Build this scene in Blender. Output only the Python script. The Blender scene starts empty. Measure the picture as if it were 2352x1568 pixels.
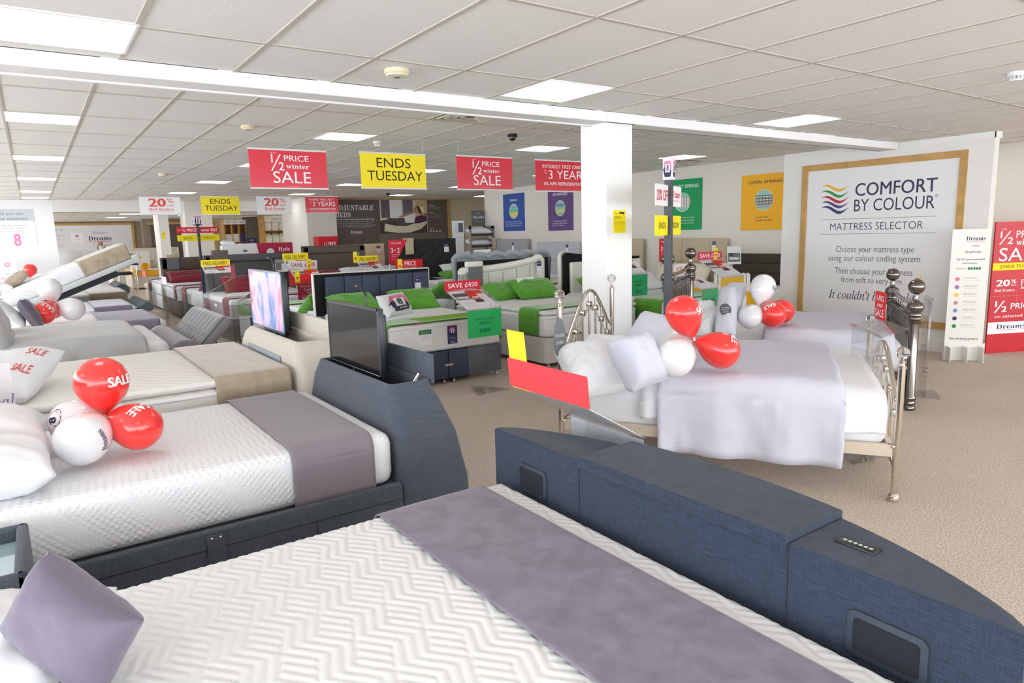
import bpy, bmesh, math, random
import numpy as np
from mathutils import Vector, Matrix, Euler, noise
random.seed(7)
PI=math.pi
SC=bpy.context.scene
COL=SC.collection
# ------------------------------------------------------------------ camera model (1 unit = 1 m, floor z=0)
HC=1.63; FPX=1557.0; YAW,PITCH,ROLL=.6091,.1594,-.0267
def _axes():
    cy,sy,cp,sp=math.cos(YAW),math.sin(YAW),math.cos(PITCH),math.sin(PITCH)
    w=Vector((sy*cp,cy*cp,-sp)); r0=Vector((cy,-sy,0)); u0=r0.cross(w)
    c,s=math.cos(ROLL),math.sin(ROLL)
    return c*r0+s*u0, -s*r0+c*u0, w
CR,CU,CW=_axes()
def ray(x,y): return CW+CR*((x-1176)/FPX)-CU*((y-784)/FPX)
def F(x,y,z=0.0):
    d=ray(x,y); k=(z-HC)/d.z; return Vector((d.x*k,d.y*k,z))
def AY(x,y,Y):
    d=ray(x,y); k=Y/d.y; return Vector((d.x*k,Y,d.z*k+HC))
def AX(x,y,X):
    d=ray(x,y); k=X/d.x; return Vector((X,d.y*k,d.z*k+HC))
cam=bpy.data.cameras.new('camera'); camo=bpy.data.objects.new('camera',cam); COL.objects.link(camo)
cam.sensor_width=36; cam.lens=36*FPX/2352; cam.clip_start=.05; cam.clip_end=200
camo.matrix_world=Matrix(((CR.x,CU.x,-CW.x,0),(CR.y,CU.y,-CW.y,0),(CR.z,CU.z,-CW.z,HC),(0,0,0,1)))
SC.camera=camo
# ------------------------------------------------------------------ materials
def lin(c):
    o=[]
    for v in c[:3]:
        v=v/255.0
        o.append(v/12.92 if v<=.04045 else ((v+.055)/1.055)**2.4)
    return (*o,1)
_M={}
def mat(name,rgb=(200,200,200),rough=.6,metal=0,bump=0,bscale=200,stretch=(1,1,1),var=0,vscale=3,sheen=0,emit=0,spec=.5,coat=0,detail=3,trans=0,var2=None,v2scale=200,alpha=1):
    if name in _M: return _M[name]
    m=bpy.data.materials.new(name); m.use_nodes=True; nt=m.node_tree; N=nt.nodes; L=nt.links
    b=N['Principled BSDF']; c=lin(rgb)
    b.inputs['Base Color'].default_value=c; b.inputs['Roughness'].default_value=rough; b.inputs['Metallic'].default_value=metal
    b.inputs['Specular IOR Level'].default_value=spec
    if sheen: b.inputs['Sheen Weight'].default_value=sheen; b.inputs['Sheen Roughness'].default_value=.4
    if coat: b.inputs['Coat Weight'].default_value=coat; b.inputs['Coat Roughness'].default_value=.05
    if trans: b.inputs['Transmission Weight'].default_value=trans
    if emit: b.inputs['Emission Color'].default_value=c; b.inputs['Emission Strength'].default_value=emit
    if alpha<1: b.inputs['Alpha'].default_value=alpha
    if bump or var or var2:
        tc=N.new('ShaderNodeTexCoord'); mp=N.new('ShaderNodeMapping'); L.new(tc.outputs['Object'],mp.inputs[0]); mp.inputs['Scale'].default_value=stretch
    if bump:
        n=N.new('ShaderNodeTexNoise'); n.inputs['Scale'].default_value=bscale; n.inputs['Detail'].default_value=detail; L.new(mp.outputs[0],n.inputs[0])
        bp=N.new('ShaderNodeBump'); bp.inputs['Strength'].default_value=bump; bp.inputs['Distance'].default_value=.01; L.new(n.outputs[0],bp.inputs['Height']); L.new(bp.outputs[0],b.inputs['Normal'])
    last=None
    def mixer(sock,amt,prev):
        mx=N.new('ShaderNodeMix'); mx.data_type='RGBA'; mx.blend_type='MULTIPLY'; mx.inputs[0].default_value=1
        rp=N.new('ShaderNodeMapRange'); rp.inputs[1].default_value=.3; rp.inputs[2].default_value=.7; rp.inputs[3].default_value=1-amt; rp.inputs[4].default_value=1+amt*.6
        L.new(sock,rp.inputs[0])
        if prev is None: mx.inputs[6].default_value=c
        else: L.new(prev,mx.inputs[6])
        L.new(rp.outputs[0],mx.inputs[7]); return mx.outputs[2]
    if var:
        n=N.new('ShaderNodeTexNoise'); n.inputs['Scale'].default_value=vscale; n.inputs['Detail'].default_value=5; n.inputs['Distortion'].default_value=.6
        L.new(tc.outputs['Object'],n.inputs[0]); last=mixer(n.outputs[0],var,last)
    if var2:
        n=N.new('ShaderNodeTexNoise'); n.inputs['Scale'].default_value=v2scale; n.inputs['Detail'].default_value=2; L.new(mp.outputs[0],n.inputs[0]); last=mixer(n.outputs[0],var2,last)
    if last: L.new(last,b.inputs['Base Color'])
    _M[name]=m; return m
def weave(name,rgb,amt=.35,sc=90,axis='z'):
    """woven upholstery: streaks along two directions"""
    if name in _M: return _M[name]
    m=bpy.data.materials.new(name); m.use_nodes=True; nt=m.node_tree; N=nt.nodes; L=nt.links; b=N['Principled BSDF']
    b.inputs['Roughness'].default_value=.85; b.inputs['Specular IOR Level'].default_value=.2; b.inputs['Sheen Weight'].default_value=.15
    tc=N.new('ShaderNodeTexCoord'); outs=[]
    for st in ((8,8,.35),(.35,.5,6),(6,.4,6)):
        mp=N.new('ShaderNodeMapping'); mp.inputs['Scale'].default_value=st; L.new(tc.outputs['Object'],mp.inputs[0])
        n=N.new('ShaderNodeTexNoise'); n.inputs['Scale'].default_value=sc/2.2; n.inputs['Detail'].default_value=3; L.new(mp.outputs[0],n.inputs[0]); outs.append(n.outputs[0])
    a=N.new('ShaderNodeMath'); a.operation='ADD'; L.new(outs[0],a.inputs[0]); L.new(outs[1],a.inputs[1])
    a2=N.new('ShaderNodeMath'); a2.operation='ADD'; L.new(a.outputs[0],a2.inputs[0]); L.new(outs[2],a2.inputs[1])
    rp=N.new('ShaderNodeMapRange'); rp.inputs[1].default_value=1.2; rp.inputs[2].default_value=1.8; rp.inputs[3].default_value=1-amt; rp.inputs[4].default_value=1+amt
    L.new(a2.outputs[0],rp.inputs[0])
    mx=N.new('ShaderNodeMix'); mx.data_type='RGBA'; mx.blend_type='MULTIPLY'; mx.inputs[0].default_value=1; mx.inputs[6].default_value=lin(rgb); L.new(rp.outputs[0],mx.inputs[7]); L.new(mx.outputs[2],b.inputs['Base Color'])
    bp=N.new('ShaderNodeBump'); bp.inputs['Strength'].default_value=.25; bp.inputs['Distance'].default_value=.004; L.new(a2.outputs[0],bp.inputs['Height']); L.new(bp.outputs[0],b.inputs['Normal'])
    _M[name]=m; return m
def dots(name,rgb,scale=42,strength=.5,dist=.006):
    if name in _M: return _M[name]
    m=bpy.data.materials.new(name); m.use_nodes=True; nt=m.node_tree; N=nt.nodes; L=nt.links; b=N['Principled BSDF']
    b.inputs['Base Color'].default_value=lin(rgb); b.inputs['Roughness'].default_value=.8; b.inputs['Specular IOR Level'].default_value=.2
    tc=N.new('ShaderNodeTexCoord'); mp=N.new('ShaderNodeMapping'); mp.inputs['Rotation'].default_value=(0,.785,.1); L.new(tc.outputs['Object'],mp.inputs[0])
    v=N.new('ShaderNodeTexVoronoi'); v.inputs['Scale'].default_value=scale; v.inputs['Randomness'].default_value=.0; L.new(mp.outputs[0],v.inputs['Vector'])
    pw=N.new('ShaderNodeMapRange'); pw.inputs[1].default_value=.0; pw.inputs[2].default_value=.55; pw.inputs[3].default_value=1; pw.inputs[4].default_value=0; L.new(v.outputs['Distance'],pw.inputs[0])
    bp=N.new('ShaderNodeBump'); bp.inputs['Strength'].default_value=strength; bp.inputs['Distance'].default_value=dist; L.new(pw.outputs[0],bp.inputs['Height']); L.new(bp.outputs[0],b.inputs['Normal'])
    _M[name]=m; return m
def quilt(name,rgb,scale=6,strength=.4,kind='wave'):
    """stitched mattress ticking"""
    if name in _M: return _M[name]
    m=bpy.data.materials.new(name); m.use_nodes=True; nt=m.node_tree; N=nt.nodes; L=nt.links; b=N['Principled BSDF']
    b.inputs['Base Color'].default_value=lin(rgb); b.inputs['Roughness'].default_value=.85; b.inputs['Specular IOR Level'].default_value=.2
    tc=N.new('ShaderNodeTexCoord')
    w=N.new('ShaderNodeTexWave'); w.inputs['Scale'].default_value=scale; w.inputs['Distortion'].default_value=4 if kind=='wave' else .6; w.inputs['Detail'].default_value=1; w.inputs['Detail Scale'].default_value=.8
    w.bands_direction='DIAGONAL'; L.new(tc.outputs['Object'],w.inputs[0])
    n=N.new('ShaderNodeTexNoise'); n.inputs['Scale'].default_value=160; L.new(tc.outputs['Object'],n.inputs[0])
    ad=N.new('ShaderNodeMath'); ad.operation='MULTIPLY_ADD'; ad.inputs[1].default_value=.12; L.new(n.outputs[0],ad.inputs[0]); L.new(w.outputs['Fac'],ad.inputs[2])
    bp=N.new('ShaderNodeBump'); bp.inputs['Strength'].default_value=strength; bp.inputs['Distance'].default_value=.012; L.new(ad.outputs[0],bp.inputs['Height']); L.new(bp.outputs[0],b.inputs['Normal'])
    _M[name]=m; return m
def acrylic():
    if 'clear_acrylic' in _M: return _M['clear_acrylic']
    m=bpy.data.materials.new('clear_acrylic'); m.use_nodes=True; nt=m.node_tree; N=nt.nodes; L=nt.links
    N.remove(N['Principled BSDF']); out=N['Material Output']
    t=N.new('ShaderNodeBsdfTransparent'); t.inputs[0].default_value=(.985,.99,.99,1)
    g=N.new('ShaderNodeBsdfGlossy'); g.inputs['Roughness'].default_value=.04
    lw=N.new('ShaderNodeLayerWeight'); lw.inputs['Blend'].default_value=.35
    mr=N.new('ShaderNodeMapRange'); mr.inputs[3].default_value=.05; mr.inputs[4].default_value=.45; L.new(lw.outputs['Facing'],mr.inputs[0])
    mx=N.new('ShaderNodeMixShader'); L.new(mr.outputs[0],mx.inputs[0]); L.new(t.outputs[0],mx.inputs[1]); L.new(g.outputs[0],mx.inputs[2]); L.new(mx.outputs[0],out.inputs[0])
    _M['clear_acrylic']=m; return m
def glassm():
    if 'crystal' in _M: return _M['crystal']
    m=mat('crystal',(250,252,255),.0,trans=1.0); m.node_tree.nodes['Principled BSDF'].inputs['IOR'].default_value=1.5; return m
# ------------------------------------------------------------------ mesh building
I4=Matrix.Identity(4)
def T(x,y,z): return Matrix.Translation((x,y,z))
def RZ(a): return Matrix.Rotation(a,4,'Z')
def RX(a): return Matrix.Rotation(a,4,'X')
def RY(a): return Matrix.Rotation(a,4,'Y')
def align(d):
    return Vector(d).normalized().to_track_quat('Z','Y').to_matrix().to_4x4()
class MB:
    def __init__(s): s.v=[]; s.f=[]; s.mi=[]; s.cur=0
    def add(s,V,Fc,M=None):
        o=len(s.v)
        if M is not None: V=[M@Vector(p) for p in V]
        s.v+= [tuple(p) for p in V]; s.f+=[tuple(i+o for i in f) for f in Fc]; s.mi+=[s.cur]*len(Fc)
        return s
    def box(s,x0,x1,y0,y1,z0,z1,r=0,seg=2,M=None):
        if x0>x1:x0,x1=x1,x0
        if y0>y1:y0,y1=y1,y0
        V=[(x,y,z) for z in (z0,z1) for y in (y0,y1) for x in (x0,x1)]
        Fc=[(0,2,3,1),(4,5,7,6),(0,1,5,4),(2,6,7,3),(0,4,6,2),(1,3,7,5)]
        if r<=0: return s.add(V,Fc,M)
        bm=bmesh.new(); vs=[bm.verts.new(p) for p in V]
        for f in Fc: bm.faces.new([vs[i] for i in f])
        r=min(r,.49*min(x1-x0,y1-y0,z1-z0))
        bmesh.ops.bevel(bm,geom=bm.edges[:],offset=r,segments=seg,profile=.5,affect='EDGES')
        bm.verts.index_update(); V=[tuple(v.co) for v in bm.verts]; Fc=[tuple(v.index for v in f.verts) for f in bm.faces]; bm.free()
        return s.add(V,Fc,M)
    def grid(s,fn,nu,nv,M=None,closeu=False):
        V=[fn(i/nu,j/nv) for j in range(nv+1) for i in range(nu+(0 if closeu else 1))]
        w=nu if closeu else nu+1
        Fc=[(j*w+i,j*w+(i+1)%w,(j+1)*w+(i+1)%w,(j+1)*w+i) for j in range(nv) for i in range(nu)]
        return s.add(V,Fc,M)
    def lathe(s,prof,n=16,M=None,cap=True):
        V=[(r*math.cos(2*PI*i/n),r*math.sin(2*PI*i/n),z) for r,z in prof for i in range(n)]
        Fc=[(j*n+i,j*n+(i+1)%n,(j+1)*n+(i+1)%n,(j+1)*n+i) for j in range(len(prof)-1) for i in range(n)]
        if cap: Fc+=[tuple(reversed(range(n))),tuple((len(prof)-1)*n+i for i in range(n))]
        return s.add(V,Fc,M)
    def cyl(s,r,z0,z1,n=12,M=None): return s.lathe([(r,z0),(r,z1)],n,M)
    def tube(s,pts,r,n=8,M=None,closed=False):
        pts=[Vector(p) for p in pts]; k=len(pts); V=[]; up=Vector((0,0,1))
        for i,p in enumerate(pts):
            a=pts[(i-1)%k] if (closed or i>0) else p; b=pts[(i+1)%k] if (closed or i<k-1) else p
            d=(b-a).normalized(); x=d.cross(up)
            if x.length<1e-3: x=d.cross(Vector((1,0,0)))
            x.normalize(); y=d.cross(x)
            rr=r(i/(k-1)) if callable(r) else r
            V+=[tuple(p+x*rr*math.cos(2*PI*j/n)+y*rr*math.sin(2*PI*j/n)) for j in range(n)]
        m=k if closed else k-1
        Fc=[(i*n+j,((i+1)%k)*n+j,((i+1)%k)*n+(j+1)%n,i*n+(j+1)%n) for i in range(m) for j in range(n)]
        if not closed: Fc+=[tuple(range(n)),tuple(reversed([(k-1)*n+j for j in range(n)]))]
        return s.add(V,Fc,M)
    def loft(s,rings,M=None,cap0=True,cap1=True):
        n=len(rings[0]); V=[p for R in rings for p in R]
        Fc=[(j*n+i,j*n+(i+1)%n,(j+1)*n+(i+1)%n,(j+1)*n+i) for j in range(len(rings)-1) for i in range(n)]
        if cap0: Fc.append(tuple(reversed(range(n))))
        if cap1: Fc.append(tuple((len(rings)-1)*n+i for i in range(n)))
        return s.add(V,Fc,M)
    def prism(s,poly,z0,z1,M=None):
        return s.loft([[(x,y,z0) for x,y in poly],[(x,y,z1) for x,y in poly]],M)
    def ball(s,r,c=(0,0,0),n=16,sz=1,M=None):
        prof=[(max(1e-4,r*math.sin(PI*i/n)),-r*sz*math.cos(PI*i/n)) for i in range(n+1)]
        m=T(*c); m=M@m if M is not None else m
        return s.lathe(prof,max(n,10),m)
    def build(s,name,mats,parent=None,smooth=30,loc=None,label=None):
        me=bpy.data.meshes.new(name); me.from_pydata(s.v,[],s.f); me.update()
        if not isinstance(mats,(list,tuple)): mats=[mats]
        for m in mats: me.materials.append(m)
        if len(mats)>1: me.polygons.foreach_set('material_index',s.mi)
        if smooth:
            me.polygons.foreach_set('use_smooth',[True]*len(me.polygons))
            if smooth<180: me.set_sharp_from_angle(angle=math.radians(smooth))
        o=bpy.data.objects.new(name,me); COL.objects.link(o)
        if parent is not None: o.parent=parent
        if loc is not None: o.location=loc
        if label: o['label']=label
        return o
def rrect(x0,x1,y0,y1,r,z,n=5):
    P=[]
    for cx,cy,a0 in ((x1-r,y1-r,0),(x0+r,y1-r,PI/2),(x0+r,y0+r,PI),(x1-r,y0+r,1.5*PI)):
        for i in range(n+1):
            a=a0+PI/2*i/n; P.append((cx+r*math.cos(a),cy+r*math.sin(a),z))
    return P
def empty(name,loc,label,cat,rz=0,group=None,M=None):
    o=bpy.data.objects.new(name,None); o.empty_display_size=.1; COL.objects.link(o)
    if M is not None: o.matrix_world=M
    else: o.location=loc; o.rotation_euler=(0,0,rz)
    o['label']=label; o['category']=cat
    if group: o['group']=group
    return o
def tag(o,label,cat,group=None,kind=None):
    if label: o['label']=label
    if cat: o['category']=cat
    if group: o['group']=group
    if kind: o['kind']=kind
    return o
def struct(o): o['kind']='structure'; return o
# ------------------------------------------------------------------ writing
_TX={}
def ser(s,b=0x1D400,lo=0x1D41A):
    o=''
    for c in s:
        if 'A'<=c<='Z': o+=chr(b+ord(c)-65)
        elif 'a'<=c<='z': o+=chr(lo+ord(c)-97)
        else: o+=c
    return o
def ita(s): return ser(s,0x1D434,0x1D44E).replace(chr(0x1D455),'\u210e')
def text_mesh(s,style='n'):
    k=(s,style)
    if k in _TX: return _TX[k]
    c=bpy.data.curves.new('t','FONT'); c.resolution_u=3
    c.body={'s':ser,'S':ser,'i':ita}.get(style,lambda q:q)(s)
    c.offset={'l':-.010,'S':-.004}.get(style,0)
    if style=='o': c.shear=.2
    o=bpy.data.objects.new('t',c); COL.objects.link(o)
    me=bpy.data.meshes.new_from_object(o)
    P=np.array([v.co[:2] for v in me.vertices]) if len(me.vertices) else np.zeros((1,2))
    fs=[tuple(p.vertices) for p in me.polygons]
    sh={'m':[(-.012,0),(.012,0),(0,.006)],'h':[(-.01,0),(.01,0)],'b':[(-.035,0),(.035,0),(-.018,.012),(.018,-.012),(-.03,-.012),(.03,.012),(0,0)]}.get(style)
    n0=max(1,len(P))
    if sh:
        fs=[tuple(i+n0*k for i in f) for k in range(len(sh)) for f in fs]; P=np.concatenate([P+np.array(q) for q in sh])
    mn,mx=P.min(0),P.max(0); P=(P-mn)/np.maximum(mx-mn,1e-6)
    bpy.data.objects.remove(o); bpy.data.curves.remove(c); bpy.data.meshes.remove(me)
    _TX[k]=(P,fs,n0); return _TX[k]
def flat(name,rgb): return mat(name,rgb,.5,spec=.3)
def pmat(c): return mat('print_%d_%d_%d'%tuple(c),c,.55,spec=.3)
def prints(items,w,h,parent,M=I4,off=.0015,name='lettering'):
    """items: (text|'#rect'|'#disc'|'#line', cx, cy, w, h, colour, style) in fractions of the sign, origin bottom-left, x right, y up (local X,Z), viewer at -Y"""
    by={}
    for k,it in enumerate(items):
        s,cx,cy,tw,th,c=it[:6]; st=it[6] if len(it)>6 else 'n'
        mb=by.setdefault(tuple(c),MB())
        lay=off*(1+.6*k/ max(1,len(items))) if not s.startswith('#') else off*(.35+.6*k/max(1,len(items)))
        x0,y0,x1,y1=(cx-tw/2)*w,(cy-th/2)*h,(cx+tw/2)*w,(cy+th/2)*h
        if s=='#rect': mb.add([(x0,-lay,y0),(x1,-lay,y0),(x1,-lay,y1),(x0,-lay,y1)],[(0,1,2,3)],M)
        elif s=='#disc':
            n=28; mb.add([((x0+x1)/2+(x1-x0)/2*math.cos(2*PI*i/n),-lay,(y0+y1)/2+(y1-y0)/2*math.sin(2*PI*i/n)) for i in range(n)],[tuple(range(n))],M)
        elif s=='#poly': mb.add([(x0+px*(x1-x0),-lay,y0+py*(y1-y0)) for px,py in st],[tuple(range(len(st)))],M)
        else:
            P,fs,n0=text_mesh(s,st)
            mb.add([(x0+p[0]*(x1-x0),-lay-.0002*(i//n0),y0+p[1]*(y1-y0)) for i,p in enumerate(P)],fs,M)
    for c,mb in by.items():
        nm='lettering' if any((not it[0].startswith('#')) and tuple(it[5])==c for it in items) else 'printed_area'
        mb.build(nm,pmat(c),parent,0)
def lines(cx,cy,w,n,dy,th,c,seed=1,align='c',style='n',txt='mattress comfort and support for every body'):
    """small body copy"""
    r=random.Random(seed); out=[]
    for i in range(n):
        f=w*(.8+.2*r.random())
        xx=cx if align=='c' else cx-w/2+f/2
        ws=txt.split(); r.shuffle(ws)
        out.append((' '.join(ws),xx,cy-i*dy,f,th,c,style))
    return out
def sign(name,label,cat,O,U,w,h,rgb,items,group=None,thick=.004,tilt=0,parent=None,mt=None,rad=0):
    """flat board; O bottom-left corner, U unit right vector as seen by the reader"""
    U=Vector(U).normalized(); N=U.cross(Vector((0,0,1))) # toward reader
    M=Matrix(((U.x,-N.x,0,O[0]),(U.y,-N.y,0,O[1]),(U.z,-N.z,1,O[2]),(0,0,0,1)))
    if tilt: M=M@RX(tilt)
    mb=MB()
    if rad: mb.prism([(x,y) for x,y,_ in rrect(0,w,0,h,rad,0)],0,thick,RX(PI/2)@T(0,0,-thick))
    else: mb.box(0,w,0,thick,0,h)
    o=mb.build(name,mt or pmat(rgb),parent,0)
    if parent is None: o.matrix_world=M; tag(o,label,cat,group)
    else: o.matrix_local=M
    if items: prints(items,w,h,o)
    return o
# ------------------------------------------------------------------ soft things
def nz(x,y,z=0,s=1): return noise.noise(Vector((x*s,y*s,z*s)))
def pillow(name,label,cat,M,L,W,H,m,group=None,seed=0,pinch=.045,wr=.012,items=None,flange=0,parent=None):
    """cushion lying in its local XY plane"""
    nu,nv=30,22; mb=MB()
    def prof(a): return max(0.0,1-abs(a)**3.6)
    def pt(u,v,sg):
        a,b=2*u-1,2*v-1
        x=a*L/2*(1-pinch*(1-b*b)); y=b*W/2*(1-pinch*(1-a*a))
        t=(prof(a)*prof(b))**.5
        e=(1-max(abs(a),abs(b)))
        rad=math.hypot(a,b)
        wk=wr*(nz(a*2.2+seed,b*2.2,seed*3.1+sg)+.5*nz(a*6+seed,b*6,seed+sg*2))*min(1,e*6+.15)
        ang=math.atan2(b,a); wk+=wr*.55*math.sin(ang*14+seed*3+3*nz(a*2,b*2,seed))*max(0,rad-.55)*min(1,e*8)
        return (x,y,sg*(H/2*t+.004)+wk)
    mb.grid(lambda u,v:pt(u,v,1),nu,nv); 
    off=len(mb.v)
    mb.grid(lambda u,v:pt(1-u,v,-1),nu,nv)
    w_=nu+1
    # side strip
    ring=[(i,0) for i in range(nu)]+[(nu,j) for j in range(nv)]+[(nu-i,nv) for i in range(nu)]+[(0,nv-j) for j in range(nv)]
    top=[j*w_+i for i,j in ring]; bot=[off+j*w_+(nu-i) for i,j in ring]; k=len(ring)
    for a in range(k): mb.f.append((top[a],bot[a],bot[(a+1)%k],top[(a+1)%k])); mb.mi.append(0)
    o=mb.build(name,m,parent,180)
    if parent is None: o.matrix_world=M; tag(o,label,cat,group)
    else: o.matrix_local=M
    if items:
        for it in items:
            s,cx,cy,tw,th,c=it[:6]; st=it[6] if len(it)>6 else 'n'
            q=MB(); 
            if s=='#rect': P=[(i/16,j/16) for j in range(17) for i in range(17)]; fs=[(j*17+i,j*17+i+1,(j+1)*17+i+1,(j+1)*17+i) for j in range(16) for i in range(16)]
            elif s=='#poly' and len(st)>3:
                G=34; ins=lambda x,y:sum(((a[1]>y)!=(b[1]>y)) and x<(b[0]-a[0])*(y-a[1])/(b[1]-a[1])+a[0] for a,b in zip(st,st[1:]+st[:1]))%2
                P=[(i/G,j/G) for j in range(G+1) for i in range(G+1)]; fs=[(j*(G+1)+i,j*(G+1)+i+1,(j+1)*(G+1)+i+1,(j+1)*(G+1)+i) for j in range(G) for i in range(G) if ins((i+.5)/G,(j+.5)/G)]
            elif s=='#poly': P=st; fs=[tuple(range(len(st)))]
            n0=10**6
            if not s.startswith('#'): P,fs,n0=text_mesh(s,st)
            lay=.003+.0012*items.index(it)
            V=[]
            for i,p in enumerate(P):
                u=cx-tw/2+p[0]*tw; v=cy-th/2+p[1]*th
                x,y,z=pt(u,v,1); V.append((x,y,z+lay+.0004*(i//n0)))
            q.add(V,fs); q.build('lettering' if not s.startswith('#') else 'printed_area',pmat(c),o,0)
    return o
def mattress(label,x0,x1,y0,y1,z0,z1,m,r=.05,par=None,group='mattresses on the display beds',M=None,pipe=None,handles=0,side=None,pillowtop=False,name='mattress'):
    e=MB(); cx,cy=(x0+x1)/2,(y0+y1)/2
    if side:  # separate border colour
        top=MB(); top.box(x0-cx,x1-cx,y0-cy,y1-cy,(z1-z0)*.55,z1-z0,r,4); t=top.build(name,m,None,180)
        b=MB(); b.box(x0-cx-.004,x1-cx+.004,y0-cy-.004,y1-cy+.004,0,(z1-z0)*.8,.03,3); b.build('side_border',side,t,40,label='border in a darker ticking')
        o=t
    else:
        e.box(x0-cx,x1-cx,y0-cy,y1-cy,0,z1-z0,r,4); o=e.build(name,m,None,180)
    if pillowtop:
        p=MB(); p.box(x0-cx+.0,x1-cx-.0,y0-cy,y1-cy,z1-z0+.004,z1-z0+.055,.03,4)
        p.build('pillow_top',m,o,180)
    if pipe:
        p=MB()
        for zz in (.03,z1-z0-.035):
            p.tube([(a,b,zz) for a,b,_ in rrect(x0-cx-.004,x1-cx+.004,y0-cy-.004,y1-cy+.004,r,0)],.006,6,closed=True)
        p.build('piping',pipe,o,180)
    for k in range(handles):
        h=MB(); yy=(y0-cy)+(y1-y0)*(k+1)/(handles+1); h.box(x0-cx-.012,x0-cx-.006,yy-.09,yy+.09,(z1-z0)*.45,(z1-z0)*.6,.004,1); h.build('handle',m,o,30)
    o.matrix_world=(M if M is not None else I4)@T(cx,cy,z0)
    tag(o,label,'mattress',group); return o
def drape(name,label,cat,ax,a0,a1,b0,b1,zt,d0,d1,m,th=.006,r=.05,wr=.004,seed=0,M=None,group=None,puff=0,hemw=.0,na=26,end0=0,end1=0):
    """cloth lying over a mattress. ax: 'x' -> its width a runs along world/local X and it crosses the bed along Y (b), hanging d0/d1 over the sides.
    end0/end1: hang over the a0/a1 ends too"""
    prof=[]
    o_=th+.008
    def side(bs,sg,d):
        P=[]
        n=8 if d>.12 else 4
        for i in range(n+1): P.append((bs+sg*o_,zt-r-(d-r)*(1-i/n) if d>r else zt-d,1.0))
        return P
    if d0>0: prof+=side(b0,-1,d0)
    k=5
    for i in range(k+1):
        a=PI-(PI/2)*i/k; prof.append((b0+r+(r+o_)*math.cos(a),zt-r+(r+o_)*math.sin(a),.5))
    n=16
    for i in range(1,n): prof.append((b0+r+(b1-b0-2*r)*i/n,zt+o_,.15))
    for i in range(k+1):
        a=PI/2-(PI/2)*i/k; prof.append((b1-r+(r+o_)*math.cos(a),zt-r+(r+o_)*math.sin(a),.5))
    if d1>0: prof+=list(reversed(side(b1,1,d1)))
    mb=MB(); V=[]; npf=len(prof); bm_=(b0+b1)/2; ac=(a0+a1)/2
    for i in range(na+1):
        a=a0+(a1-a0)*i/na; t=i/na
        for j,(b,z,wg) in enumerate(prof):
            q=wr*(wg+.35)*(nz(a*5+seed,b*3,z*6)+.5*nz(a*14+seed,b*8,z*4+7))
            hang=max(0,(zt-z))/max(.05,max(d0,d1)); 
            bb=b+( -1 if b<bm_ else 1)*(abs(q)*2*wg+ wr*2.2*hang*math.sin(a*16+seed+b)) if wg>=.5 else b
            zz=z+(q if wg<.9 else 0)
            if puff: zz+=puff*math.sin(PI*max(.0,min(1,t)))**.35*(1 if wg<.9 else max(0,1-hang))
            aa=a+hemw*math.sin(b*9+z*7+seed)*(-1 if i<na/2 else 1)*(abs(t-.5)*2)**6
            V.append((aa,bb,zz) if ax=='x' else (bb,aa,zz))
    Fc=[(i*npf+j,(i+1)*npf+j,(i+1)*npf+j+1,i*npf+j+1) for i in range(na) for j in range(npf-1)]
    if ax=='x': Fc=[tuple(reversed(f)) for f in Fc]
    cx,cy,cz=(ac,bm_,zt) if ax=='x' else (bm_,ac,zt)
    mb.add([(x-cx,y-cy,z-cz) for x,y,z in V],Fc)
    o=mb.build(name,m,None,180)
    sm=o.modifiers.new('s','SOLIDIFY'); sm.thickness=max(.004,th if not puff else .03); sm.offset=1 if puff else .6
    o.matrix_world=(M if M is not None else I4)@T(cx,cy,cz)
    tag(o,label,cat,group); return o
def balloon(label,c,R,d,m,group,items=None,rollang=0,stretch=1.35,face=None):
    """c: centre of the round part, d: direction from the centre to the knot"""
    pr=[]
    n=22
    def P(t):
        cs=math.cos(t); z=-R*cs
        if z<0: return R*math.sin(t),z*.98
        zz=z*stretch; k=abs(cs)
        return R*max(0,1-k**1.8)**(.62+.45*k),zz
    for i in range(n+1):
        t=PI*i/n; a,b=P(t); pr.append((max(a,.004),b))
    mb=MB(); mb.lathe(pr,28)
    q0=Vector(d).normalized().to_track_quat('Z','Y').to_matrix().to_4x4()
    if face:
        D=(Vector((0,0,HC))-Vector(c)).normalized()*face[0]+CR*face[1]+CU*(face[2] if len(face)>2 else 0); D=q0.to_3x3().inverted()@D; rollang=math.atan2(D.y,D.x)
    q=q0@RZ(rollang)
    o=mb.build('balloon',m,None,180); o.matrix_world=T(*c)@q
    k=MB(); zt=R*stretch; k.lathe([(.004,zt-.004),(.005,zt+.006),(.010,zt+.014),(.008,zt+.016)],10); k.build('knot',m,o,60)
    tag(o,label,'balloon',group)
    if items:
        for it in items:
            s,cx,cz,tw,th,c_=it[:6]; st=it[6] if len(it)>6 else 'b'
            if s=='#disc': Pp=[(.5+.5*math.cos(2*PI*i/20),.5+.5*math.sin(2*PI*i/20)) for i in range(20)]; fs=[tuple(range(20))]; lift=1.004
            elif s=='#poly': Pp=st; fs=[tuple(range(len(st)))]; lift=1.009
            else: Pp,fs,n0=text_mesh(s,st); lift=1.014
            V=[]; V_i=0
            for p in Pp:
                lf=lift+(.0025*(V_i//n0) if not s.startswith('#') else 0); V_i+=1; x=cx-tw/2+p[0]*tw; z=cz-th/2+p[1]*th  # metres on the skin, z toward the round end
                zz=-z
                if zz<0: rr=math.sqrt(max(R*R-(zz/.98)**2,1e-6))
                else:
                    cs=min(.999,zz/(R*stretch)); rr=R*(1-cs**1.8)**(.62+.45*cs)
                a=x/R; V.append((rr*lf*math.cos(a),-rr*lf*math.sin(a),zz*1.0))
            g=MB(); g.add(V,fs); g.build('lettering' if not s.startswith('#') else 'printed_area',pmat(c_),o,0)
    return o
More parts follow.
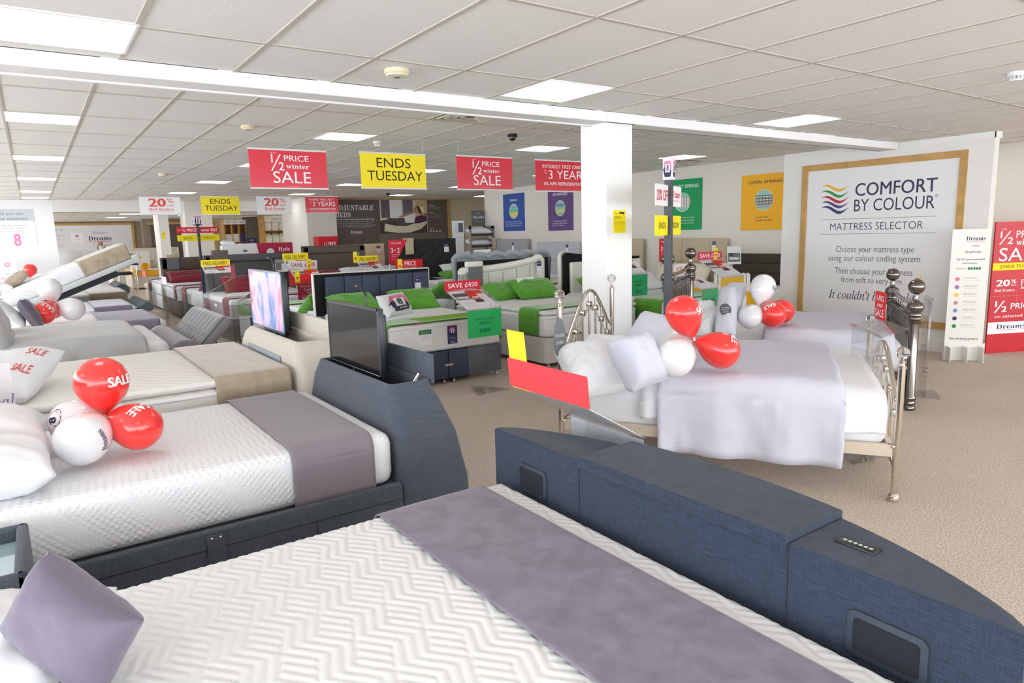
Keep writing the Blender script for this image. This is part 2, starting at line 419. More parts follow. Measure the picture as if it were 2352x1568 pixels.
# ================================================================== the room
ZF,ZB,ZL=2.63,2.82,2.50   # ceiling over the front bay, over the main floor, beyond the far bulkhead
YB=4.45; YW=22.4
WALLW=mat('wall_white',(238,236,232),.8,spec=.2)
WALLG=mat('wall_grey_beige',(226,221,213),.8,spec=.2)
WALLT=mat('wall_taupe',(150,138,122),.8,spec=.2)
WALLC=mat('wall_cream',(214,202,174),.8,spec=.2)
TRIMW=mat('trim_white',(244,243,240),.5)
OAK=mat('oak',(196,152,88),.5,bump=.1,bscale=30,stretch=(1,1,12),var=.18,vscale=6)
CARP=mat('carpet',(219,203,188),.95,bump=.7,bscale=240,var=.05,vscale=1.2,var2=.40,v2scale=105,spec=.05)
TILE=mat('ceiling_tile',(240,239,236),.9,bump=.15,bscale=140,var2=.05,v2scale=90,spec=.1)
TEE=mat('ceiling_tee',(196,188,178),.6,spec=.3)
LEDM=mat('led_panel',(255,255,255),.5,emit=6.0)
mb=MB(); mb.box(-6,16,-6,36,-.1,0); struct(mb.build('floor',CARP,None,0))
def ceiling(name,x0,x1,y0,y1,z):
    mb=MB(); mb.box(x0,x1,y0,y1,z,z+.08); o=struct(mb.build(name,TILE,None,0)); return o
ceiling('ceiling',-6,16,-6,YB+.02,ZF)
ceiling('ceiling_main',-6,16,YB+.2,YW+.1,ZB)
ceiling('ceiling_far',-6,16,YW+.1,36,ZL)
def tees(name,x0,x1,y0,y1,z,bx,by):
    mb=MB(); r=random.Random(3)
    k=math.ceil((x0-bx)/.6)
    while bx+.6*k<x1:
        X=bx+.6*k; mb.box(X-.012,X+.012,y0,y1,z-.006,z+.001); k+=1
    k=math.ceil((y0-by)/1.2)
    while by+1.2*k<y1:
        Y=by+1.2*k; mb.box(x0,x1,Y-.012,Y+.012,z-.005,z+.001); k+=1
    return struct(mb.build(name,TEE,None,0))
BX,BY,FX,FY=-.066,6.514,-.077,3.754
tees('trim_1',-4,16,-6,YB,ZF,FX,FY); tees('trim_2',-4,16,YB+.2,YW,ZB,BX,BY); tees('trim_3',-4,10,YW+.2,36,ZL,BX,BY)
# thin dark strips painted as the shadow line beside cross tees and beam
mb=MB(); DG=mat('tile_shadow_line',(70,66,60),.9); r_=random.Random(5)
for k in range(-3,24):
    for j in range(0,13):
        if r_.random()<.45:
            X=BX+.6*k; Y=BY+1.2*j; mb.box(X+.02,X+.02+.3+.26*r_.random(),Y+.012,Y+.016,ZB-.0015,ZB+.001)
    for Y in (FY,FY-1.2):
        if r_.random()<.3:
            X=FX+.6*k; mb.box(X+.02,X+.02+.2+.3*r_.random(),Y+.012,Y+.016,ZF-.0015,ZF+.001)
    if r_.random()<.75:
        X=FX+.6*k; mb.box(X+.02,X+.5,YB-.008,YB-.002,ZF-.0025,ZF+.001)
struct(mb.build('trim_shadow',DG,None,0))
# beam between the bays
mb=MB(); mb.box(-6,9.2,YB,YB+.23,2.545,ZB+.05,.004,1); mb.box(-6,4.17,YB+.2,YB+.245,2.535,2.575,.006,1); mb.box(4.49,9.2,YB+.2,YB+.245,2.545,2.58,.006,1)
struct(mb.build('beam',mat('beam_white',(246,246,246),.55),None,0))
# pillar
mb=MB(); mb.box(4.17,4.49,YB+.03,YB+.36,0,ZF-.0,.003,1); mb.box(4.155,4.50,YB-.005,YB+.05,ZF-.085,ZF+.0)
struct(mb.build('column',mat('pillar_white',(247,247,246),.6),None,0))
# panel wall on the right (free standing partition)
PX=9.2; PY0,PY1=3.38,6.07
mb=MB(); mb.box(PX,PX+.13,PY0,PY1,0,ZF+.02); struct(mb.build('partition',WALLW,None,0))
mb=MB(); mb.box(PX-.012,PX,PY0-.012,YB-.02,ZF-.07,ZF); mb.box(PX-.012,PX+.145,PY0-.02,PY0,ZF-.07,ZF); struct(mb.build('trim_5',TRIMW,None,0))
mb=MB(); mb.box(PX-.018,PX,PY0-.018,PY1,0,.15,.004,1); mb.box(PX-.018,PX+.15,PY0-.02,PY0,0,.15,.004,1); struct(mb.build('baseboard_partition',TRIMW,None,0))
# right wall beyond
mb=MB(); mb.box(10.75,10.95,3.4,16.6,0,ZB); struct(mb.build('wall_right',mat('wall_warm_white',(232,226,216),.8,spec=.2),None,0))
mb=MB(); mb.box(10.73,10.75,3.4,16.6,0,.15,.004,1); struct(mb.build('baseboard_right',TRIMW,None,0))
mb=MB(); mb.box(14.2,14.4,-6,24,0,ZB); struct(mb.build('wall_far_right',WALLC,None,0))
mb=MB(); mb.box(10.9,16,6.3,6.5,0,ZB); struct(mb.build('wall_office',WALLC,None,0))
# far wall behind the framed display, and the bulkhead
YA=20.6
mb=MB(); mb.box(7.6,14.4,YA,YA+.15,0,ZB); struct(mb.build('wall_back',WALLC,None,0))
xr_=AY(706,520,YA-.35).x; mb=MB(); mb.box(xr_,7.72,YA-.35,YW+.3,0,ZB); struct(mb.build('wall_return',WALLG,None,0))
mb=MB(); mb.box(.6,7.4,YW,YW+.3,ZL,ZB); struct(mb.build('wall_bulkhead',WALLW,None,0))
mb=MB(); mb.box(-6,.6,YW,YW+.5,0,ZB); struct(mb.build('wall_left_back',mat('wall_bright_white',(250,250,250),.7),None,0))
# pillars in the opening
a=AY(425,500,YW-.1); b=AY(487,500,YW-.1)
mb=MB(); mb.box(a.x,b.x,YW-.1,YW+.75,0,ZB); struct(mb.build('pillar_far',WALLG,None,0))
a=AY(363,500,YW+.6); b=AY(386,500,YW+.6)
mb=MB(); mb.box(a.x,b.x,YW+.6,YW+1.6,0,ZL); struct(mb.build('pillar_slim',WALLG,None,0))
# rooms beyond the bulkhead
YZ=32.0
mb=MB(); mb.box(-6,4.4,YZ,YZ+.2,0,ZL); struct(mb.build('wall_welcome',WALLT,None,0))
a=AY(333,520,29.2); mb=MB(); mb.box(a.x-.1,a.x+1.3,29.2,29.4,0,ZL); struct(mb.build('wall_taupe',WALLT,None,0))
mb=MB(); mb.box(-6,9,35.5,35.8,0,ZL); struct(mb.build('wall_far',WALLT,None,0))
a=AY(512,520,25.0); mb=MB(); mb.box(4.9,9,29.3,29.5,0,ZL); struct(mb.build('wall_bedding',mat('wall_olive',(186,172,146),.8),None,0))
# dark door with oak casing, seen between the two pillars, and its right end beyond the big pillar
a=AY(386,520,29.1); b=AY(496,500,29.1)
mb=MB(); mb.box(a.x-.6,b.x-.25,29.14,29.19,0,2.28); d=struct(mb.build('door_1',mat('door_brown',(98,82,76),.6),None,0))
mb=MB(); mb.box(a.x-.7,b.x-.02,29.08,29.2,2.28,2.38); mb.box(b.x-.2,b.x-.05,29.08,29.2,0,2.3); struct(mb.build('trim_6',OAK,None,0))
# side walls with tall shop windows (left, and behind the viewer): daylight enters here
def window_wall(prefix,along,c,spans,zt,z0=.35,z1=2.45):
    mb=MB(); fr=MB()
    lo,hi=spans[0],spans[-1]
    def bx(m,a0,a1,za,zb,t0=0,t1=.2):
        if along=='y': m.box(c-t1,c-t0,a0,a1,za,zb)
        else: m.box(a0,a1,c-t1,c-t0,za,zb)
    bx(mb,lo,hi,0,z0); bx(mb,lo,hi,z1,zt)
    for s in spans: bx(fr,s-.05,s+.05,z0,z1,.02,.12)
    bx(fr,lo,hi,z0,z0+.06,.0,.16); bx(fr,lo,hi,z1-.06,z1,.02,.12)
    struct(mb.build('wall_'+prefix,WALLW,None,0)); struct(fr.build('window_'+('1' if along=='y' else '2'),mat('window_frame',(240,240,240),.4),None,0))
window_wall('left','y',-3.4,[-5.8+1.87*k for k in range(16)],ZB)
window_wall('rear','x',-5.6,[-3.4+1.96*k for k in range(10)],ZB)
# ------------------------------------------------------------------ ceiling fittings
fr=MB(); 
for s_ in ((-.298,-.285,-.298,.298),(.285,.298,-.298,.298),(-.285,.285,-.298,-.285),(-.285,.285,.285,.298)): fr.box(*s_,-.008,.0)
le=MB(); le.box(-.285,.285,-.285,.285,-.006,-.001)
led0=None
def light(x,y,z,where,grp='square LED panels in the ceiling grid'):
    global led0
    lb='square ceiling light panel '+where
    if led0 is None:
        o=empty('ceiling_light',(x,y,z),lb,'ceiling light',group=grp)
        fr.build('frame',TRIMW,o,0); le.build('diffuser',LEDM,o,0); led0=o; return o
    o=led0.copy(); COL.objects.link(o); o.location=(x,y,z); o['label']=lb
    for ch in led0.children:
        c=ch.copy(); COL.objects.link(c); c.parent=o
    return o
rows=[8.03,11.63,15.23,18.83,21.2]
nth=['nearest','second nearest','third nearest','fourth','farthest']
cols=[(.234,'in the far left column'),(3.234,'in the second column from the left'),(6.234,'in the third column from the left'),(9.234,'in the fourth column from the left')]
for (X,cn) in cols:
    for Y,rn in zip(rows,nth):
        if X>7.4 and Y>YA-.2: continue
        light(X,Y,ZB,'beyond the beam, %s %s'%(rn,cn))
for Y,rn in ((15.23,'nearer'),(18.83,'farther')): light(12.23,Y,ZB,'near the cream back corner, %s of two'%rn)
light(.234,4.0,ZF,'before the beam, at the top left of the photo'); light(3.234,4.0,ZF,'before the beam, above the smoke alarm side'); light(6.234,4.0,ZF,'before the beam, nearest the framed poster wall')
for X in (-2.766,.234,3.234,6.234,9.234,12.23):
    for Y in (.4,-3.2): light(X,Y,ZF,'overhead behind the viewer')
for X in (9.8,12.23): light(X,4.0,ZF,'over the counter behind the partition')
light(-2.766,4.0,ZF,'before the beam, left of the frame')
for Y in rows: light(-2.766,Y,ZB,'over the window side, left of the frame')
for k,q in enumerate([(300,491),(266,499)]):
    p=F(*q,ZL); light(p.x,p.y,ZL,'in the low ceiling beyond the bulkhead, %s one'%('nearer','farther')[k])
p=F(735,487,ZL+.02); light(4.5,25.5,ZL,'over the bedding shelves, left'); light(6.9,24.6,ZL,'over the bedding shelves, right')
def dome(name,px,py,z,kind,label):
    p=F(px,py,z); o=empty(name,(p.x,p.y,z),label,{'s':'smoke alarm','w':'smoke alarm','c':'security camera'}[kind])
    b=MB(); c=MB()
    if kind=='s':
        b.lathe([(.075,0),(.077,-.02),(.07,-.028),(.066,-.03)],24); b.build('base',mat('old_cream_plastic',(226,216,186),.5),o,40)
        c.lathe([(.068,-.028),(.062,-.038),(.03,-.043),(.022,-.043)],24); c.build('cover',mat('cream_plastic',(232,224,196),.5),o,40)
        d=MB(); d.cyl(.02,-.047,-.042,12); d.build('test_button',mat('grey_plastic',(120,120,122),.4),o,40)
    elif kind=='w':
        b.lathe([(.055,0),(.057,-.02),(.048,-.028)],20); b.build('base',mat('white_plastic',(236,236,236),.4),o,40)
        for i in range(10):
            a=2*PI*i/10; c.box(.030,.040,-.004,.004,-.05,-.026,M=RZ(a))
        c.lathe([(.036,-.046),(.034,-.056),(.01,-.06)],20); c.build('cover',mat('white_plastic',(236,236,236),.4),o,40)
    else:
        b.lathe([(.06,0),(.062,-.03),(.055,-.036)],24); b.build('housing',mat('black_plastic',(25,25,28),.35),o,40)
        c.ball(.048,(0,0,-.036),16); c.build('dome',mat('smoked_dome',(12,12,14),.05,coat=1),o,60)
dome('smoke_alarm',911,160,ZF,'s','round yellowed smoke alarm before the beam, above the ENDS TUESDAY banner')
dome('smoke_alarm',570,289,ZB,'s','small yellowed smoke alarm beyond the beam, above the first red banner')
dome('smoke_alarm',374,399,ZB,'s','small yellowed smoke alarm far left, near the bulkhead')
dome('smoke_detector',867,325,ZB,'w','white slotted smoke detector between the first red and the yellow banner')
dome('smoke_detector',2336,166,ZF,'w','white slotted smoke detector at the upper right corner of the ceiling')
dome('dome_camera',1177,308,ZB,'c','black dome camera on the ceiling above the second red banner')
dome('dome_camera',891,443,ZB,'c','black dome camera far away above the framed reclining picture')
def vent(px,py,label,n=4):
    p=F(px,py,ZB); X=BX+.6*math.floor((p.x-BX)/.6)+.3; Y=p.y
    o=empty('ceiling_vent',(X,Y,ZB),label,'air vent')
    f=MB(); f.box(-.29,.29,-.29,.29,-.003,0); f.build('backing',mat('vent_dark',(90,88,82),.7),o,0)
    s_=MB()
    for k in range(n):
        a=.27-.06*k
        for ang in range(4): s_.box(-a,a,a-.018,a,-.02,-.006,M=RZ(PI/2*ang))
    s_.build('louvre',mat('vent_cream',(214,208,190),.5),o,0)
vent(1065,264,'square louvred ceiling vent just behind the beam')
vent(1545,371,'square louvred ceiling vent above the green poster')
# ================================================================== palette
NAVY=weave('navy_weave',(47,56,73),.30,110)
DGREY=weave('slate_weave',(78,84,94),.22,100)
BEIGEW=weave('oat_weave',(206,198,184),.10,120)
PURP=mat('mauve_velvet',(124,117,132),.8,bump=.12,bscale=60,var=.24,vscale=11,sheen=.3)
PURP2=mat('mauve_grey_velvet',(130,120,128),.75,bump=.1,bscale=60,var=.06,vscale=4,sheen=.3)
TAUPEV=mat('taupe_velvet',(172,156,134),.75,bump=.15,bscale=60,var=.14,vscale=9,sheen=.5)
WHT=mat('white_cotton',(238,239,242),.85,spec=.15)
WHTM=mat('white_ticking',(238,239,240),.85,spec=.15,bump=.1,bscale=120)
LILAC=mat('pale_lilac_linen',(214,214,226),.9,bump=.25,bscale=240,var2=.05,v2scale=300,spec=.1)
GREYD=mat('grey_satin_duvet',(178,178,178),.55,sheen=.3,var=.05,vscale=2)
CHROME=mat('nickel',(226,218,208),.16,metal=1)
RAILM=mat('champagne_rail',(222,208,190),.4,metal=.5)
DNICK=mat('black_nickel',(128,122,118),.14,metal=1)
BLACKP=mat('black_plastic',(25,25,28),.35)
RED=mat('balloon_red',(244,56,52),.22,coat=.6,spec=.5); RED.node_tree.nodes['Principled BSDF'].inputs['Subsurface Weight'].default_value=.25; RED.node_tree.nodes['Principled BSDF'].inputs['Subsurface Radius'].default_value=(.1,.03,.03)
WBAL=mat('balloon_white',(246,245,248),.18,coat=.7,alpha=.93)
cR=(214,40,58); cY=(250,228,40); cW=(252,252,252); cK=(44,44,40); cNavy=(52,50,84); cPink=(236,120,170); cGrn=(40,160,92)
def quadM(c):
    TL,TR,BR,BL=[F(*q) for q in c]
    U=(TR+BR-TL-BL)/2; V=(TL+TR-BL-BR)/2; C=(TL+TR+BL+BR)/4
    u=U.normalized(); n=u.cross(V).normalized(); v=n.cross(u)
    M=Matrix(((u.x,v.x,n.x,C.x),(u.y,v.y,n.y,C.y),(u.z,v.z,n.z,C.z),(0,0,0,1)))
    return M,U.length,V.length
def pillow_px(label,c,H,m,cat='pillow',name='pillow',**k):
    M,L,W=quadM(c); return pillow(name,label,cat,M,L,W,H,m,**k)
def balloon_px(label,px,py,Y,w,kn,m,group,**k):
    c=AY(px,py,Y); depth=CW.dot(c-Vector((0,0,HC))); R=w/2/FPX*depth
    kp=AY(kn[0],kn[1],kn[2]); st=(kp-c).length/R
    return balloon(label,c,R,kp-c,m,group,stretch=max(1.3,min(1.9,st)),**k)
# ================================================================== nearest bed (navy, speakers in the foot end)
MX0,MX1,MY0,MY1,MZ=-.75,1.515,.46,2.27,.60
def rib_mattress():
    step=.0065
    xs=np.arange(MX0,MX1+1e-6,step); ys=np.arange(MY0,MY1+1e-6,step)
    X,Y=np.meshgrid(xs,ys,indexing='ij')
    s=.104
    # hexagonal cells, pointy top
    ph=.35
    px=X*math.cos(ph)-Y*math.sin(ph); py=X*math.sin(ph)+Y*math.cos(ph)
    best=None
    a1=np.array([math.sqrt(3)*s,0]); a2=np.array([math.sqrt(3)/2*s,1.5*s])
    v=py/(1.5*s); u=(px-np.round(v)*0)/ (math.sqrt(3)*s)-v/2
    bd=np.full(X.shape,1e9); QX=np.zeros_like(X); QY=np.zeros_like(X)
    for du in (0,1):
        for dv in (0,1):
            uu=np.floor(u)+du; vv=np.floor(v)+dv
            cx=uu*a1[0]+vv*a2[0]; cy=vv*a2[1]
            d=(px-cx)**2+(py-cy)**2; k=d<bd
            bd=np.where(k,d,bd); QX=np.where(k,px-cx,QX); QY=np.where(k,py-cy,QY)
    H=np.zeros_like(X)
    for k in range(3):
        t0=PI/2+2*PI*k/3; t1=t0+2*PI/3
        e0=(math.cos(t0),math.sin(t0)); e1=(math.cos(t1),math.sin(t1))
        det=e0[0]*e1[1]-e0[1]*e1[0]
        a=(QX*e1[1]-QY*e1[0])/det; b=(e0[0]*QY-e0[1]*QX)/det
        ins=(a>=0)&(b>=0)
        ph_=a if k==1 else b
        h=np.abs(np.sin(PI*3*ph_/s))**.6
        if k==2: h=h*np.clip(np.minimum(a,s-a)/.007+.1,0,1)
        H=np.where(ins,h,H)
    r=.045
    e=np.minimum(np.minimum(X-MX0,MX1-X),np.minimum(Y-MY0,MY1-Y))
    drop=np.where(e<r,r-np.sqrt(np.maximum(r*r-(r-np.clip(e,0,r))**2,0)),0)
    Z=MZ-drop+.0048*H
    n,m=X.shape
    V=np.stack([X,Y,Z],-1).reshape(-1,3)
    idx=np.arange(n*m).reshape(n,m)
    Fq=np.stack([idx[:-1,:-1],idx[1:,:-1],idx[1:,1:],idx[:-1,1:]],-1).reshape(-1,4)
    ring=np.concatenate([idx[:,0],idx[-1,1:],idx[-2::-1,-1],idx[0,-2:0:-1]])
    low=V[ring].copy(); low[:,2]=.34; o0=len(V); k=len(ring)
    V=np.concatenate([V,low]); a=np.arange(k)
    Fs=np.stack([ring,o0+a,o0+(a+1)%k,ring[(a+1)%k]],-1)
    me=bpy.data.meshes.new('mattress'); Fa=np.concatenate([Fq,Fs])
    me.from_pydata(V.tolist(),[],Fa.tolist()); me.update()
    me.materials.append(mat('white_knit',(236,237,238),.8,spec=.15,bump=.15,bscale=400))
    me.polygons.foreach_set('use_smooth',[True]*len(me.polygons))
    o=bpy.data.objects.new('mattress',me); COL.objects.link(o)
    return tag(o,'white mattress embossed with woven ribbons, on the navy bed nearest the viewer','mattress')
rib_mattress()
bed=empty('upholstered_bed',(1.5,1.36,0),'navy upholstered bed with speakers in its low curved foot end, nearest the viewer','bed')
def loc(o_,mb,name,m,par,sm=30,label=None):
    """mesh written in world coordinates, stored relative to a parent empty"""
    M=par.matrix_basis.inverted() if par is not None else I4
    mb.v=[tuple(M@Vector(p)) for p in mb.v]; return mb.build(name,m,par,sm,label=label)
XI=1.55
def dplan(y0,y1,xi,w,edge,n=40,ins=0):
    P=[]
    for i in range(n+1):
        t=-1+2*i/n; yy=y0+(y1-y0)*(i/n)
        P.append((xi+edge+(w-edge)*(1-abs(t)**2.3)**.85-ins,yy))
    return [(xi+ins,y1-ins*2),(xi+ins,y0+ins*2)]+[(x,max(y0+ins*2,min(y1-ins*2,y))) for x,y in P]
FY0,FY1,FZ=.44,2.37,.80
mb=MB(); 
rs=[[(x,y,z) for x,y in dplan(FY0,FY1,XI,.30,.03,ins=i_)] for z,i_ in ((.02,.0),(FZ-.008,0),(FZ-.002,.002),(FZ,.006))]
mb.loft(rs); loc(0,mb,'footboard',NAVY,bed,25)
la,lb=AX(1330,1065,XI).y,AX(1812,1250,XI).y
mb=MB()
n=16; 
def outx(y):
    t=-1+2*(y-FY0)/(FY1-FY0); return XI+.03+.27*max(0,(1-abs(t)**2.3))**.85
ysl=[lb+.004+(la-lb-.008)*i/n for i in range(n+1)]
poly=[(XI-.012,y) for y in (ysl[-1],ysl[0])]+[(outx(y)+.004,y) for y in ysl]
mb.loft([[(x,y,z) for x,y in poly] for z in (FZ-.003,FZ+.018)]+[[(x+(.006 if i<2 else -.006),y,FZ+.022) for i,(x,y) in enumerate(poly)]])
mb.box(XI-.011,XI+.03,lb+.0045,la-.0045,FZ-.022,FZ+.016,.003,2)
loc(0,mb,'lid',NAVY,bed,25,'hinged top lid over the television slot')
mb=MB(); SEAM=mat('navy_seam',(30,36,50),.9)  # thin dark seam lines at the lid edges
for y in (la,lb): mb.box(XI-.0015,XI,y-.0015,y+.0015,.3,FZ-.006); 
mb.box(XI,outx(lb)-.002,lb-.0012,lb+.0012,FZ-.0005,FZ+.0006)
loc(0,mb,'seam',SEAM,bed,0)
for (p0,p1,nm) in (((1192,1040),(1257,1105),'a'),((1953,1350),(2137,1485),'b')):
    A=AX(p0[0],p0[1]+2,XI); B=AX(p1[0],p1[1],XI); z1=A.z; z0=B.z
    if nm=='a': A=AX(1192,1040,XI);B=AX(1257,1108,XI); z1,z0=A.z-.0,B.z
    else: A=AX(1953,1350,XI);B=AX(2137,1487,XI)
    z1,z0=A.z,B.z
    z1,z0=(.70,.58) if True else (z1,z0)
    f=MB(); pl=[(y,z) for y,z,_ in rrect(B.y,A.y,z0,z1,.022,0)]; pi_=[(y,z) for y,z,_ in rrect(B.y+.016,A.y-.016,z0+.016,z1-.016,.012,0)]
    f.loft([[(XI+.001,y,z) for y,z in pl],[(XI-.007,y,z) for y,z in pl],[(XI-.009,y,z) for y,z in pi_],[(XI-.005,y,z) for y,z in pi_]],cap0=False,cap1=False)
    sp=loc(0,f,'speaker',mat('speaker_rim',(50,58,70),.45),bed,40,'black rounded rectangular speaker grille')
    g=MB(); g.add([(XI-.006,y,z) for y,z in pi_],[tuple(range(len(pi_)))]); Mi=bed.matrix_basis.inverted(); g.v=[tuple(Mi@Vector(p)) for p in g.v]; g.build('grille',mat('speaker_cloth',(26,30,38),.9,bump=.4,bscale=900),sp,0)
A=F(1925,1236,FZ+.002); B=F(2018,1268,FZ+.002); C_=F(1922,1247,FZ+.002)
mb=MB(); cx=(A.x+B.x)/2; mb.box(cx-.022,cx+.022,min(A.y,B.y),max(A.y,B.y),FZ-.001,FZ+.005,.003,2); cp=loc(0,mb,'control_panel',mat('panel_black',(28,32,34),.3),bed,30,'black touch control panel')
mb=MB(); Mi=bed.matrix_basis.inverted()
y=max(A.y,B.y)-.018
for k in range(6):
    yy=y-k*(abs(A.y-B.y)-.036)/5; mb.box(cx-.004,cx+.004,yy-.004,yy+.004,FZ+.005,FZ+.0056)
mb.v=[tuple(Mi@Vector(p)) for p in mb.v]; mb.build('symbols',mat('icon_white',(200,215,205),.5),cp,0)
mb=MB(); mb.box(-.8,XI-.002,.42,.455,.03,.36,.01,2); mb.box(-.8,XI-.002,2.275,2.31,.03,.36,.01,2); mb.box(-.78,XI-.004,.456,2.274,.08,.33); loc(0,mb,'side_rail',NAVY,bed,30)
ra0=F(868,1183,MZ+.012).x; ra1=F(1102,1116,MZ+.012).x
drape('bed_runner','mauve velvet runner across the foot of the ribbed mattress nearest the viewer','bed runner','x',ra0,ra1,MY0,MY1,MZ+.006,.18,.18,PURP,wr=.0022,seed=3,na=40)
pillow_px('white pillow lying flat under the mauve cushion at the bottom left corner',[(-330,1420,.70),(150,1400,.70),(190,1640,.66),(-260,1760,.66)],.15,WHT,seed=4,wr=.02)
pillow_px('mauve velvet cushion leaning at the bottom left corner of the photo',[(86,1262,.93),(292,1398,.80),(262,1640,.62),(38,1440,.74)],.165,mat('mauve_cushion',(112,104,121),.8,bump=.1,bscale=60,sheen=.25,var=.05,vscale=6),'cushion','cushion',seed=9,wr=.007,pinch=.08)
# bedside cabinet
p=F(64,1206,.63)
ns=empty('bedside_cabinet',(p.x-.22,2.7,0),'slate fabric bedside cabinet with glass top, between the two nearest beds','bedside cabinet')
x1=p.x; y1=2.95; y0=2.47
mb=MB()
mb.box(x1-.5,x1,y0,y1,.03,.57,.012,3)
for a in ((x1-.5,x1,y0,y0+.035),(x1-.5,x1,y1-.035,y1),(x1-.5,x1-.465,y0,y1),(x1-.035,x1,y0,y1)): mb.box(*a,.55,.635,.012,3)
loc(0,mb,'body',DGREY,ns)
mb=MB(); mb.box(x1-.463,x1-.037,y0+.037,y1-.037,.575,.583); loc(0,mb,'glass_top',mat('cabinet_glass',(170,196,200),.04,coat=1,spec=.9),ns,0,'inset glass top')
mb=MB(); mb.box(x1-.46,x1-.04,y0-.012,y0,.1,.32,.004,1); loc(0,mb,'drawer',DGREY,ns)
# ================================================================== second bed: slate TV bed
S=empty('tv_bed',(.4,3.7,0),'slate grey fabric TV bed with raised black television, second from the viewer','bed')
mb=MB()
rings=[]
for z,x0,x1,y0,y1,r in ((.02,1.40,1.80,2.97,4.44,.05),(.35,1.40,1.79,2.98,4.43,.05),(.60,1.405,1.75,3.02,4.38,.05),(.76,1.41,1.70,3.09,4.30,.045),(.83,1.42,1.675,3.14,4.24,.04),(.865,1.43,1.67,3.165,4.22,.035),(.868,1.445,1.655,3.18,4.205,.03),(.858,1.455,1.65,3.195,4.195,.025),(.70,1.455,1.65,3.195,4.195,.025)):
    rings.append(rrect(x0,x1,y0,y1,r,z,6))
mb.loft(rings,cap1=False); loc(0,mb,'footboard',DGREY,S,40)
mb=MB(); mb.box(1.452,1.652,3.192,4.198,.66,.70); loc(0,mb,'television_well',mat('well_black',(14,15,18),.8),S,0)
mb=MB(); mb.box(1.675,1.70,3.17,4.21,.84,1.0,.008,2); loc(0,mb,'lid',DGREY,S,30,'television lid folded open behind the screen')
mb=MB(); mb.tube([(1.66,3.26,.80),(1.61,3.25,.84),(1.64,3.24,.89)],.008,6); mb.cyl(.015,0,.02,8,T(1.645,3.25,.82)@RX(1.2)); loc(0,mb,'hinge',CHROME,S,40)
mb=MB()
mb.box(-1.0,1.40,3.0,3.04,.03,.40,.012,3); mb.box(-1.0,1.40,4.34,4.38,.03,.40,.012,3); mb.box(-1.0,1.4,3.04,4.34,.1,.38)
loc(0,mb,'side_rail',DGREY,S,30)
mb=MB(); mb.box(-1.0,1.40,2.998,3.0,.318,.321)
for xx in (.05,.95): mb.box(xx-.001,xx+.0015,2.998,3.0,.03,.318); mb.box(xx+.008,xx+.009,2.998,3.0,.03,.318)
loc(0,mb,'seam',mat('slate_seam',(40,44,52),.9),S,0)
A=AY(470,1195,2.99); B=AY(500,1262,2.99)
mb=MB(); mb.box(A.x,A.x+.075,2.985,2.994,.16,.385,.004,2); st_=loc(0,mb,'lifting_strap',DGREY,S,30,'fabric lifting strap with two studs')
mb=MB(); Mi=S.matrix_basis.inverted()
for k in (.02,.055): mb.ball(.007,(A.x+k,2.984,.372),8)
mb.v=[tuple(Mi@Vector(p)) for p in mb.v]; mb.build('stud',CHROME,st_,60)
mb=MB(); mb.box(-1.12,-1.0,2.95,4.45,.0,1.15,.03,3); loc(0,mb,'headboard',DGREY,S)
mattress('white bubble textured mattress on the slate grey TV bed',-.98,1.385,3.05,4.33,.385,.655,dots('bubble_knit',(238,239,241),46,.45,.008),r=.06)
drape('bed_runner','mauve grey velvet runner over the bubble textured mattress of the slate TV bed','bed runner','x',F(600,985,.66).x,F(745,945,.66).x+.02,3.05,4.33,.658,.26,.1,PURP2,r=.06,wr=.0015,seed=11)
def television(name,label,x,y0,y1,z0,z1,rz,screen,extra=0):
    """screen faces -X"""
    o=empty(name,(x,(y0+y1)/2,z0),label,'television',rz=rz)
    w=(y1-y0)/2; h=z1-z0
    b=MB(); b.box(0,.032,-w,w,0,h,.005,2); b.box(.03,.075,-w*.86,w*.86,.03,h*.9,.015,3); b.build('housing',mat('tv_black',(22,26,32),.3),o,30)
    f=MB(); t=.016
    f.box(-.004,.002,-w,w,h-t,h,.002,1); f.box(-.004,.002,-w,w,0,t*1.5,.002,1); f.box(-.004,.002,-w,-w+t,0,h,.002,1); f.box(-.004,.002,w-t,w,0,h,.002,1)
    f.build('bezel',mat('tv_bezel' if not extra else 'tv_bezel_silver',(30,34,40) if not extra else (120,136,150),.25,coat=.5),o,30)
    s=MB(); s.box(-.0015,0,-w+t,w-t,t*1.5,h-t); s.build('screen',screen,o,0)
    st=MB(); st.box(.02,.05,-.12,.12,-.12,.06); st.box(.03,.045,-w*.8,w*.8,-.02,.01); st.build('lift_bracket',BLACKP,o,30)
    g=MB(); g.tube([(.05,-.1,h*.9),(.06,-.1,h+.05),(.06,-.05,h+.085),(.06,.02,h+.10)],.007,6); g.box(.05,.07,.0,.05,h+.088,h+.108,.004,1); g.build('security_arm',BLACKP,o,60)
    lo=MB(); lo.box(-.0045,-.004,-.012,.012,t*.4,t*1.1); lo.build('emblem',mat('emblem_silver',(190,195,200),.3,metal=1),o,0)
    return o
A=AX(752,690,1.50);B=AX(866,712,1.50);C_=AX(860,868,1.50)
scr=mat('dark_screen',(26,27,30),.10,coat=.2,spec=.4)
tv=television('television','black flat television standing in the slate bed foot end, switched off',1.50,B.y-.01,A.y+.01,C_.z,A.z+.005,.0,scr)
xr=F(134,1120,.74).x
pillow('pillow','white pillow, rear one at the head of the slate TV bed','pillow',T(xr-.36,3.84,.80)@RY(.10),.70,.50,.22,WHT,seed=21,wr=.014)
pillow('pillow','white pillow with a pointed corner, front one at the head of the slate TV bed','pillow',T(xr-.35,3.34,.775)@RY(.08),.70,.50,.21,WHT,seed=22,wr=.016)
SALE=[('SALE',.065,-.005,.13,.045,cW,'b')]
kn=(243,956,3.62); g='balloons in the cluster on the slate TV bed'
